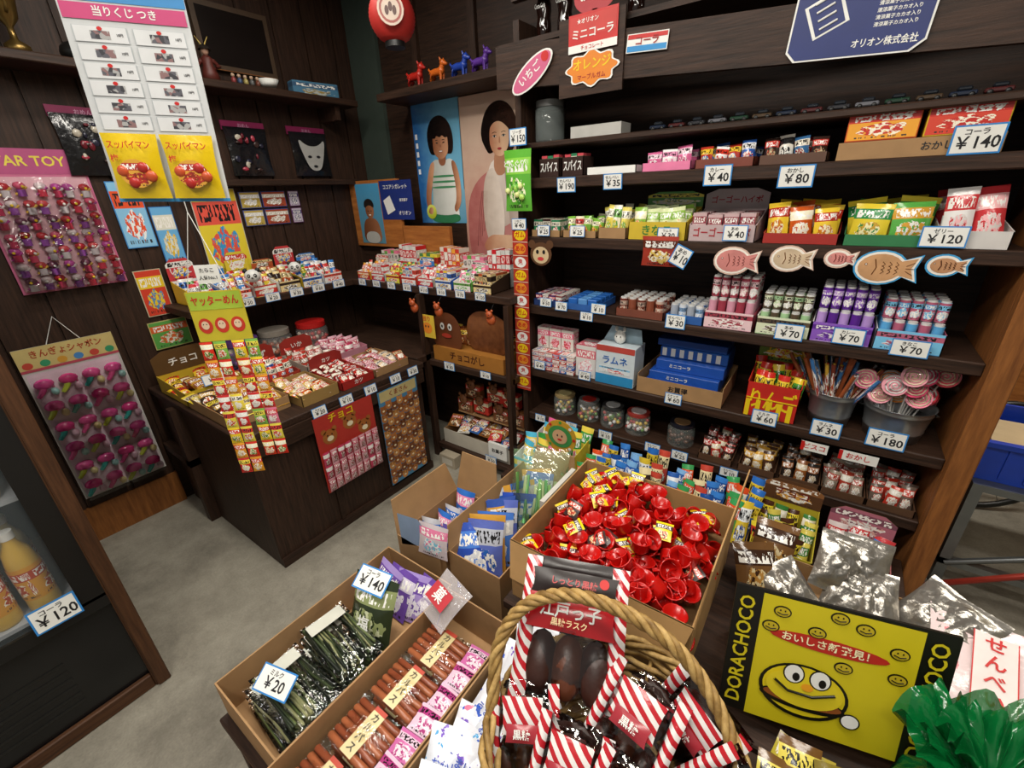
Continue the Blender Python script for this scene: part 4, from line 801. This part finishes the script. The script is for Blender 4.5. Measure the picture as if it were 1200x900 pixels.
for zz in (.48,.88,1.3): o.box(-2.29,fx-.04,-.70,.055,zz,zz+.012,C('a8acb0',.3))
o.box(-2.30,-2.29,-.7,.055,.48,1.88,C('30363a',.5))
o.box(fx-.012,fx-.008,-.66,0,.48,1.88,FILM('8a9498',.10,0))
o.tube([(fx+.02,-.62,.8),(fx+.03,-.62,.9),(fx+.03,-.62,1.2),(fx+.02,-.62,1.3)],.008,C('b0b0b0',.3,.9),8)
for k in range(6): o.box(fx-.02,fx-.018,-.6,-.1,.12+k*.035,.13+k*.035,BK)
o.done()
for zz in (.493,.893,1.313):
  for i in range(7):
    for r_ in range(2):
        o=O("juice_bottle",at(-1.84-r_*.12,-.06-i*.09,zz)); c=[C('d8b04a',.3),C('d8c898',.3),C('e0e0da',.3)][(i//2+r_)%3]
        o.lathe([(.001,0),(.034,0),(.038,.01),(.037,.06),(.033,.08),(.037,.1),(.036,.18),(.03,.22),(.016,.25),(.015,.265)],c,16)
        o.lathe([(.0385,.05),(.0385,.17)],PR(['e8d8a0','d8982a','b9401f','f6f2e0'],45,.3),16); o.cyl(0,0,.264,.018,.025,WH,14); o.done()
l=bpy.data.lights.new("fridge_light","AREA"); l.shape='RECTANGLE'; l.size=.7; l.size_y=.05; l.energy=3
lo=bpy.data.objects.new("fridge_light",l); lo.location=(-1.85,-.33,1.86); bpy.context.collection.objects.link(lo)
tag(-1.736,-.055,.51,.13,.09,120,90,-12)
# ------------------------------------------------------------ foreground tables
def table(x0,x1,y0,y1,z):
    o=O("display_table"); o.cbox(x0,x1,y0,y1,z-.03,z,DWx)
    for x in (x0+.01,x1-.05):
        for y in (y0+.01,y1-.05): o.box(x,x+.04,y,y+.04,0,z-.03,DWz)
    o.done()
table(-1.03,-.255,.1,.675,.46); table(-1.03,-.58,.685,1.22,.46); table(-.25,.62,.2,.68,.60); table(-.57,.62,.69,1.27,.60)
zt=.461
def carton(name,x0,x1,y0,y1,z0,h,m=CB,fl=()):
    o=O(name); t=.004
    o.box(x0,x1,y0,y1,z0,z0+t,m); o.box(x0,x1,y0,y0+t,z0+t,z0+h,m); o.box(x0,x1,y1-t,y1,z0+t,z0+h,m); o.box(x0,x0+t,y0+t,y1-t,z0+t,z0+h,m); o.box(x1-t,x1,y0+t,y1-t,z0+t,z0+h,m)
    zr=z0+h
    for side,ang,L in fl:
        a=math.radians(ang); dx=L*math.cos(a); dz=L*math.sin(a)
        if side=='x0': q=[(x0,y0,zr),(x0,y1,zr),(x0-dx,y1-.02,zr+dz),(x0-dx,y0+.02,zr+dz)]
        if side=='x1': q=[(x1,y0,zr),(x1,y1,zr),(x1+dx,y1-.02,zr+dz),(x1+dx,y0+.02,zr+dz)]
        if side=='y0': q=[(x0,y0,zr),(x1,y0,zr),(x1-.02,y0-dx,zr+dz),(x0+.02,y0-dx,zr+dz)]
        if side=='y1': q=[(x0,y1,zr),(x1,y1,zr),(x1-.02,y1+dx,zr+dz),(x0+.02,y1+dx,zr+dz)]
        e=Vector((0,0,.003)) if abs(dz)<abs(dx) else (Vector((.003,0,0)) if side[0]=='x' else Vector((0,.003,0)))
        vs=[Vector(p) for p in q]+[Vector(p)+e for p in q]
        o.add(vs,[(0,1,2,3),(7,6,5,4),(0,4,5,1),(1,5,6,2),(2,6,7,3),(3,7,4,0)],m)
    return o
o=carton("snack_carton",-1.02,-.737,.12,.66,zt,.12,CB)
nori=[C('232c1a',.35),C('3a4628',.35),C('5e6a3c',.4),C('9a9a6e',.4),C('161d12',.35)]
for k in range(4):
    for j in range(2):
        T=at(-.88+R.uniform(-.015,.015),.15+j*.14+.008*k,zt+.01+.024*k,R.uniform(-6,6),0)
        for q in range(24):
            y_=R.uniform(.004,.115); o.tube([(-.1+R.uniform(0,.02),y_,R.uniform(.004,.018)),(0,y_+R.uniform(-.006,.006),R.uniform(.006,.02)),(.1-R.uniform(0,.02),y_+R.uniform(-.008,.008),R.uniform(.004,.018))],R.uniform(.002,.0045),nori[R.randrange(5)],4,T)
        T2=T@at(0,0,.011,0,-90); o.pouch(.225,.125,.03,CLEAR(45,1.6),T2,nx=7,nz=7)
        o.rect(-.09,-.05,.01,.11,C('c8c8bc'),-.0155,T2)
T=at(-.86,.43,zt+.03,12,-28); o.pouch(.15,.19,.06,PR(['4a5632','2a3420','8a9462','c8cca8'],55,.22,50),T); o.text("塩",.04,WH,0,.07,-.036,M=T)
for i in range(4): o.pouch(.12,.14,.025,BAG(['a08ac8','6a4aa0','d8d0e4','e2e0ea']),at(-.95+i*.055,.53+.01*i,zt+.01,R.uniform(-12,12),-35))
o.done()
tag(-.87,.20,.615,.12,.065,20,15,-62); tag(-.885,.5,.655,.13,.075,140,10,-60)
o=carton("salami_carton",-.733,-.5,.1,.64,zt,.13,CB)
sa=C('8e4a30',.25,var=.3); sa2=C('a9623f',.25,var=.3); pk=BAG(['c86aa4','e0c0d4','a83a7a','e4d8e0'])
LB=C('d8c894',.35)
for k in range(3):
    for j in range(4):
        y=.15+j*.118; zz=zt+.02+k*.036
        for i in range(6):
            yy=y-.045+i*.017; o.tube([(-.708,yy,zz),(-.704,yy,zz),(-.62,yy+R.uniform(-.002,.002),zz+.001),(-.576,yy,zz),(-.572,yy,zz)],[.004,.0085,.009,.0085,.004],sa if i%2 else sa2,7)
        T=at(-.64+R.uniform(-.004,.004),y-.054,zz+.0105,0,-90); o.rect(-.018,.018,0,.104,LB,0,T); o.rect(-.018,.018,.094,.104,C('b8402a'),-.0004,T)
        for q in range(4): o.text(["カ","ル","パ","ス"][q],.02,C('2a1a14'),0,.082-q*.022,-.001,M=T)
        o.pouch(.145,.112,.026,CLEAR(50,1.6),at(-.64,y-.056,zz,0,-90),nx=6,nz=6)
        for q in range(2): o.pouch(.072,.06,.026,pk,at(-.537,y-.055+q*.055,zz,R.uniform(-8,8),-85),nx=4,nz=5)
o.done()
o=carton("candy_pack_carton",-.495,-.275,.14,.665,zt,.13,CB)
bw=DOTS('dfe3ec',['3a5fc4','6a8ad8','7a5ac0','4aa0d8'],38,.22); bw2=DOTS('e2e4ec',['7a5ac0','3a5fc4','e07a9a'],26,.25)
for k in range(34):
    T=at(-.385+R.uniform(-.045,.045),.155+.0125*k,zt+.07+R.uniform(.0,.05),R.uniform(-30,30),-R.uniform(55,78)); o.pouch(.11,.125,.045,bw if k%2 else bw2,T,nx=8,nz=9,wv=.35)
    o.text(["うまい","おかし"][k%2],.02,C('2f4fb0'),0,.06,-.027,M=T)
o.done()
tag(-.4,.112,.575,.13,.085,25,20,-25,0,"うまい輪")
o=O("clear_candy_pack",at(-.70,.53,zt+.14,-15,-62)); o.pouch(.13,.12,.05,FILM('e4dee0',.3),nx=7,nz=7); o.rect(-.04,.04,.035,.085,C('b9303a'),-.028); o.text("菓",.04,WH,0,.06,-.03); o.done()
o=O("cardboard_carton"); o.cbox(-1.1,-.78,-.34,.04,0,.27,CB)
T=at(-.94,-.15,.2705,0,-90); o.rect(-.03,.03,-.2,.185,C('b89e74'),-.0003,T); o.text("菓子",.06,C('b03a2a'),-.03,.14,-.001,T); o.done()
o=carton("open_carton",-1.02,-.82,.70,1.0,zt,.14,CB,(('x0',75,.12),('y1',80,.16)))
fill(o,'pouch',-1.0,-.84,.72,.98,zt+.02,[BAG(['c8c8cc','2f6fc4','e88ab0']),BAG(['b8b0c4','6a5ab0','d0d0d0'])],2,5,.14)
o.poly([(-1.0,.57),(-.88,.62),(-.85,.66),(-.9,.72),(-1.0,.7)],C('98b0d0'),.70); o.done()
o=carton("open_carton",-.80,-.60,.72,1.18,zt,.17,CB,(('y1',80,.14),('x0',80,.08)))
for k in range(12): 
    o.pouch(.12,.2,.035,[BAG(['2f4fb0','4a7fd8','d2d4da']),BAG(['5a6ab8','b8bcc8','2a5fb0']),BAG(['3a58a8','d8a040','d8d8dc'])][k%3],at(-.71+R.uniform(-.02,.02),.75+.034*k,zt+.04,R.uniform(20,60),-R.uniform(10,28)),wv=.25)
o.done()
o=O("clear_cellophane_bag",at(-.64,.98,zt+.12,25,-35)); o.pouch(.2,.28,.09,FILM('b8e0a8',.12),nx=8,nz=10); o.pouch(.205,.29,.1,CLEAR(30,1.5),nx=8,nz=10)
for k in range(12): o.tube([(-.07+k*.0125,R.uniform(-.02,.02),.03),(-.07+k*.0125+R.uniform(-.015,.015),R.uniform(-.02,.02),R.uniform(.15,.2))],.006,C(['8ac86a','c8d8a0','5aa860'][k%3],.3),6)
o.done()
o=O("pink_label_pack",at(-.84,.69,.61,10,-12)); o.pouch(.11,.11,.02,BAG(['c8bcc0','e07aa0','7ac0d8','e6e6e6']),nx=5,nz=5); o.done()
# big carton with red toy cups
zt2=.601
o=carton("toy_carton",-.555,-.085,.72,1.17,zt2,.2,C('a98352',.7),(('x1',86,.15),('y0',-70,.1)))
o.box(-.55,-.09,.725,1.165,zt2+.005,zt2+.09,CBd)
rd=C('b8110d',.22,var=.15); yl=PR(['e8ca1a','3a2a2a','c23a1f','e6e0b0'],70,.3)
for k in range(230):
    x=R.uniform(-.52,-.12); y=R.uniform(.755,1.135); zz=zt2+.10+R.uniform(0,.09)*(1-abs(x+.31)*1.2)
    T=at(x,y,zz,R.uniform(0,360),R.uniform(-80,80))
    if k%6==5: 
        o.pouch(.046,.05,.012,yl,at(x,y,zz+.022,R.uniform(-70,70),-R.uniform(35,80)),nx=4,nz=5)
    else:
        s_=Matrix.Scale(.86,4)
        o.lathe([(.001,.0),(.018,.002),(.027,.012),(.031,.04),(.033,.044),(.029,.044),(.024,.014),(.001,.008)],rd,16,T@s_)
        o.tube([(.03,0,.035),(.045,0,.03),(.042,0,.012),(.026,0,.01)],.004,rd,5,T@s_)
o.done()
slab("white_insert_card",-.575,-.56,.9,1.1,.601,.80,C('c0bcb4'))
# basket with bagged bread
BX,BY,BZ=-.14,.43,.601
o=O("wicker_basket",at(BX,BY,BZ)); wk=WOOD('6a4e28','a5854c',(20,20,20)); wk2=WOOD('8a6a3a','c4a468',(20,20,20))
H=.17
def rad(t): return .105+.105*t**.8
o.cyl(0,0,0,.103,.006,wk,28)
for j in range(13):
    t=j/12; r=rad(t); pts=[]
    for i in range(48):
        a=2*pi*i/48; q=r+(.004 if (i//2+j)%2 else -.004); pts.append((q*math.cos(a),q*math.sin(a),.008+H*t))
    o.tube(pts,.0065,wk if j%2 else wk2,5,closed=True)
for i in range(24):
    a=2*pi*i/24; o.tube([(rad(t)*math.cos(a),rad(t)*math.sin(a),.002+H*t) for t in (0,.3,.6,1)],.004,wk2,5)
for k in range(3):
    pts=[]
    for i in range(60):
        a=2*pi*i/60; q=.008; ph=a*9+k*2.1; pts.append(((rad(1)+q*math.cos(ph))*math.cos(a),(rad(1)+q*math.cos(ph))*math.sin(a),H+.015+q*math.sin(ph)))
    o.tube(pts,.006,wk2 if k else wk,5,closed=True)
# braided handle, leaning back towards the shelves
HP=[Vector(p) for p in ((-.335,.355,.775),(-.365,.42,.87),(-.345,.475,.935),(-.28,.515,.972),(-.19,.535,.98),(-.10,.545,.955),(-.03,.535,.91),(.03,.50,.85),(.065,.45,.775))]
def crom(t):
    n=len(HP)-1; x=min(max(t*n,0),n-1e-6); i=int(x); u=x-i
    p0=HP[max(i-1,0)];p1=HP[i];p2=HP[i+1];p3=HP[min(i+2,n)]
    return .5*((2*p1)+(p2-p0)*u+(2*p0-5*p1+4*p2-p3)*u*u+(3*p1-p0-3*p2+p3)*u**3)
off=Vector((BX,BY,BZ))
for k in range(4):
    pts=[]
    for i in range(91):
        t=i/90; c=crom(t); d=(crom(min(t+.01,1))-crom(max(t-.01,0))).normalized()
        n1=d.cross(Vector((.3,-.6,.7))).normalized(); n2=d.cross(n1); ph=t*50+k*pi/2
        pts.append(c+(n1*math.cos(ph)+n2*math.sin(ph))*.0075-off)
    o.tube(pts,.006,wk2 if k%2 else wk,6)
o.done()
def stripes(h1,h2,sc_=28):
    k=("ST",h1,h2,sc_)
    if k in MC: return MC[k]
    mt,nt,b=base("stripes"); vec=tc(nt)
    wv=nt.nodes.new("ShaderNodeTexWave"); wv.inputs["Scale"].default_value=sc_; wv.bands_direction='DIAGONAL'; nt.links.new(vec,wv.inputs["Vector"])
    cr=nt.nodes.new("ShaderNodeValToRGB"); cr.color_ramp.interpolation='CONSTANT'; cr.color_ramp.elements[0].color=lin(h1); cr.color_ramp.elements[1].position=.5; cr.color_ramp.elements[1].color=lin(h2)
    nt.links.new(wv.outputs["Fac"],cr.inputs["Fac"]); nt.links.new(cr.outputs["Color"],b.inputs["Base Color"]); b.inputs["Roughness"].default_value=.2
    addbump(nt,b,vec,40,.6,.003); MC[k]=mt; return mt
rs=stripes('b0202a','dcd8d6',22); ch=C('38190f',.4,var=.5,bump=50); ch2=C('5a2e1a',.4,var=.4,bump=50)
def bread(x,y,z,yaw,pitch,roll,w=.15,h=.2,front=False):
    T=at(x,y,z,yaw,pitch,roll)
    o=O("bagged_bread",T)
    for q in (-1,0,1): o.ell(q*w*.27,0,h*.26,w*.17,.024,h*.22,ch if q else ch2,14)
    o.ell(0,.004,h*.66,w*.36,.02,h*.2,ch,14)
    o.pouch(w*1.02,h,.062,CLEAR(30,1.65),nx=9,nz=10,wv=.25)
    for sx in (-.45,.45): o.pouch(w*.17,h*.99,.024,rs,at(w*sx,-.012,0),nx=3,nz=10)
    if front:
        o.pouch(w*.95,h*.13,.012,C('1a0e0c',.3),at(0,-.006,h*.87),nx=6,nz=3)
        o.pouch(w*.88,h*.24,.02,C('a81c22',.22,var=.1),at(0,-.03,h*.49),nx=6,nz=4)
        o.text("江戸っ子",h*.12,WH,0,h*.63,-.0425,maxw=w*.6); o.text("黒糖ラスク",h*.055,C('f0d0a0'),0,h*.55,-.0425,maxw=w*.45)
        o.pouch(w*.88,h*.19,.014,C('1c100e',.3),at(0,-.026,h*.72),nx=6,nz=3); o.text("しっとり黒糖",h*.06,C('c85a5a'),0,h*.83,-.0345,maxw=w*.5); o.disc(w*.3,h*.86,.009,.009,RED,-.036)
    else:
        o.pouch(w*.62,h*.34,.014,rs,at(0,-.03,h*.55),nx=5,nz=4); o.pouch(w*.5,h*.16,.012,C('a0303a',.25),at(0,-.036,h*.5),nx=5,nz=4); o.text("黒糖",h*.09,WH,0,h*.58,-.0435)
    o.done()
bread(-.235,.435,.795,16,-48,-3,.19,.25,True)
bread(-.245,.33,.70,22,-42,-8,.12,.17); bread(-.175,.305,.70,10,-44,0,.12,.17); bread(-.105,.30,.70,-4,-42,6,.12,.17); bread(-.04,.33,.71,-18,-38,14,.12,.17); bread(-.015,.42,.72,-35,-30,18,.13,.17); bread(-.07,.50,.73,-20,-24,14,.13,.17); bread(-.13,.40,.75,-5,-45,4,.13,.18)
# chocolate snack display box
T=at(.155,.735,.665,14,-14)
o=O("chocolate_snack_display_box",T); W,Hh=.345,.275; yw=C('ccbc1c',.4,var=.05); bk=C('14120c',.35)
o.box(-W/2,W/2,0,.006,0,Hh,bk); e=-.001; bd=.048
o.rect(-W/2+bd,W/2-bd,.0,Hh-.006,yw,e)
o.text("DORACHOCO",.036,yw,-W/2+bd/2,Hh/2,-.002,maxw=Hh*.88,rot=-90); o.text("DORACHOCO",.036,yw,W/2-bd/2,Hh/2,-.002,maxw=Hh*.88,rot=-90)
o.disc(-.01,Hh*.70,.095,.015,C('b8281c'),-.002); o.text("おいしさ新発見！",.019,C('f4ecc0'),-.01,Hh*.70,-.003,maxw=.165)
for x,zz in ((-.09,.24),(-.03,.215),(.04,.245),(.095,.215),(-.105,.205),(.02,.158),(.0,.255),(.1,.165)): o.disc(x,zz,.015,.012,bk,-.002); o.disc(x,zz,.0125,.0095,C('c0aa20'),-.003); o.tube([(x-.009,-.0035,zz-.002),(x,-.0035,zz-.005),(x+.009,-.0035,zz-.002)],.001,bk,4); o.disc(x-.004,zz+.003,.0015,.002,bk,-.0035,n=6); o.disc(x+.004,zz+.003,.0015,.002,bk,-.0035,n=6)
o.disc(-.035,.085,.074,.058,bk,-.003,n=30); o.disc(-.035,.087,.068,.052,C('dcc81e',.35),-.004,n=30); o.disc(-.035,.066,.071,.020,bk,-.005,n=26); o.disc(-.035,.069,.065,.014,C('8a4a1a'),-.006,n=26)
o.disc(-.035,.092,.063,.038,C('e0cc28',.35),-.0065,n=30)
for x in (-.055,-.012): o.disc(x,.122,.018,.021,bk,-.007); o.disc(x,.122,.0155,.0185,WH,-.0075); o.disc(x+.004,.117,.006,.009,bk,-.008)
o.tube([(-.085,-.0075,.1),(-.06,-.0075,.083),(-.02,-.0075,.083),(.015,-.0075,.1)],.0025,bk,6); o.disc(-.03,.10,.010,.008,C('e8a020'),-.0078)
o.disc(.045,.055,.016,.016,bk,-.006); o.disc(.045,.055,.0135,.0135,WH,-.0065)
o.done()
dbox("yellow_snack_carton",.17,.79,.601,.31,.19,.05,.05,C('ccbc1c'),BK,None,('pouch',[BAG(['3a2416','d8c23a','b9904a','6a3a20'])],4,3,.11),yaw=14)
o=O("chocolate_snack_packs")
for i in range(20):
    o.pouch(.068,.11,.028,[PR(['a8983a','5a3a1c','d0c46a','8a6a24'],60,.2,50),PR(['7a6a24','b8a83a','4a2a1a','b9402a'],60,.2,50),PR(['6a4a24','d8c85a','3a2416'],60,.2,50)][i%3],at(.10+.032*(i%8)+R.uniform(-.008,.008),.49+.05*(i//8),.628+.006*(i%3),R.uniform(-20,20),-R.uniform(40,65)),nx=5,nz=6)
o.box(.085,.35,.47,.62,.601,.625,CB); o.done()
sv=C('a39e96',.28,.75,var=.15,bump=35,bd=.006)
for i,(x,y,yaw,p,rl) in enumerate([(.13,1.03,20,-50,-30),(.19,1.07,5,-52,10),(.25,1.06,-10,-55,-15),(.31,1.10,-25,-50,15),(.22,1.15,10,-35,5),(.36,1.05,-30,-60,0),(.16,1.11,25,-40,20)]):
    o=O("silver_snack_bag",at(x,y,.64+.008*i,yaw,p,rl)); o.pouch(.11,.15,.055,sv,nx=12,nz=14,wv=.42); o.done()
for i,(x,y,yaw) in enumerate([(.02,1.03,30),(.02,1.14,0)]):
    o=O("brown_snack_bag",at(x+.0,y,.64,yaw,-40)); o.pouch(.11,.15,.05,BAG(['6a4a2a','3a2418','c8b890','a5783a'])); o.done()
o=O("rice_cracker_bag",at(.425,.92,.645,-4,-66)); o.pouch(.2,.24,.05,DOTS('e0cccc',['d88a90','e8b0b4','c86a70'],30,.2),nx=8,nz=9); o.rect(-.032,.032,.04,.20,C('ecdcd8',.3),-.031)
for q in (-.034,.032): o.rect(q,q+.002,.04,.20,RED,-.0315)
for q,t in enumerate("せんべい"): o.text(t,.034,RED,0,.178-q*.038,-.033)
o.done()
dbox("snack_carton",.46,.83,.601,.22,.22,.05,.055,CB,cont=('lay',[BAG(['d8c4c4','b8686c','e4dcdc'])],2,3,.1))
dbox("snack_carton",.21,1.02,.601,.42,.2,.05,.06,CB)
# green cellophane wrapped candy
o=O("cellophane_wrapped_candy",at(.36,.71,.60)); gc=FILM('06602c',.93,30,.14)
o.lathe([(.001,0),(.07,0),(.084,.03),(.08,.08),(.045,.13),(.018,.16),(.02,.17)],C('c8542a',.25,bump=30),20)
o.lathe([(.02,.16),(.026,.17),(.02,.18)],C('0a5a2c',.2),12)
n=140
for s_,dz,dr in ((1,0,0),(.62,.02,.8),(.85,-.012,1.9)):
    vs=[];fs=[]
    for i in range(n):
        a=2*pi*i/n
        for j in range(6):
            t=j/5; r=(.016+.10*t)*s_; rz=(math.sin(a*13+j+dr)*.018+math.sin(a*5+1+dr)*.02+math.sin(a*23+dr)*.010)*t
            vs.append((r*math.cos(a+.08*math.sin(a*11))*(1+.12*math.sin(a*7+dr)),r*math.sin(a+.08*math.sin(a*11))*(1+.12*math.cos(a*6+dr)),.172+dz+.075*t**.7+rz))
    for i in range(n):
        for j in range(5): fs.append((i*6+j,((i+1)%n)*6+j,((i+1)%n)*6+j+1,i*6+j+1))
    o.add(vs,fs,gc,True)
vs=[];fs=[]
for i in range(60):
    a=2*pi*i/60
    for j,(r,z_) in enumerate([(.085,.0),(.098,.04),(.092,.09),(.055,.135),(.02,.168)]): q=r*(1+.06*math.sin(a*15+j)); vs.append((q*math.cos(a),q*math.sin(a),z_))
for i in range(60):
    for j in range(4): fs.append((i*5+j,((i+1)%60)*5+j,((i+1)%60)*5+j+1,i*5+j+1))
o.add(vs,fs,FILM('0c7038',.7,40,.1),True)
o.done()
# ------------------------------------------------------------ yard on the right
o=O("metal_work_table"); mt=C('8a8f90',.4,.8)
for x in (.62,1.21):
    for y in (2.2,2.75): o.box(x,x+.035,y,y+.035,0,.5,mt)
o.box(.62,1.245,2.2,2.785,.5,.53,mt); o.box(.62,1.245,2.2,2.235,.12,.15,mt); o.tube([(.64,2.2,.13),(1.22,2.2,.49)],.012,mt,6); o.done()
o=O("plastic_crate",Matrix.Translation((-.04,0,0))); bc=C('1f45b8',.35)
o.box(.64,1.2,2.25,2.7,.531,.545,bc)
for a in ((.64,1.2,2.25,2.265),(.64,1.2,2.685,2.7),(.64,.655,2.265,2.685),(1.185,1.2,2.265,2.685)): o.box(*a,.545,.70,bc)
o.box(.62,1.22,2.235,2.25,.68,.70,bc); o.box(.62,.64,2.25,2.7,.68,.70,bc)
for i in range(8): o.box(.66+i*.068,.668+i*.068,2.243,2.25,.55,.68,bc)
o.box(.7,1.1,2.3,2.6,.55,.66,C('c8b08a')); o.done()
o=O("red_bicycle_stand"); rb=C('a8382a',.4,.3); o.tube([(.60,2.12,.05),(.83,2.05,.3),(1.08,2.0,.32)],.012,rb,7); o.tube([(.83,2.05,.3),(.93,2.02,.012)],.012,rb,7); o.tube([(1.08,2.0,.32),(1.18,1.95,.012)],.012,rb,7); o.tube([(.60,2.12,.05),(.58,2.1,.012)],.012,rb,7); o.done()
o=O("bicycle_wheel"); 
T=at(.85,2.95,.32,20); pts=[(.3*math.cos(2*pi*i/32),0,.3*math.sin(2*pi*i/32)) for i in range(32)]
o.tube(pts,.016,BK,7,T,True)
for i in range(16): o.tube([(0,0,0),pts[i*2]],.0015,mt,4,T)
o.cyl(0,0,-.03,.02,.06,mt,12,M=T@Matrix.Rotation(pi/2,4,'X')); o.done()
slab("plywood_sheet",.9,1.9,3.42,3.48,0,1.5,OW)
# ------------------------------------------------------------ camera
f,th,ro,ya=516.8,math.radians(23.65),math.radians(-2.24),math.radians(36.28)
fw=Vector((-math.sin(ya)*math.cos(th),math.cos(ya)*math.cos(th),-math.sin(th)))
r0=Vector((math.cos(ya),math.sin(ya),0)); u0=r0.cross(fw)
rt=r0*math.cos(ro)+u0*math.sin(ro); up=-r0*math.sin(ro)+u0*math.cos(ro)
cd=bpy.data.cameras.new("camera"); cd.sensor_width=36; cd.lens=f/1200*36; cd.clip_start=.02
co=bpy.data.objects.new("camera",cd); bpy.context.collection.objects.link(co)
m=Matrix((rt,up,-fw)).transposed().to_4x4(); m.translation=(0,0,1.65); co.matrix_world=m
sc.camera=co
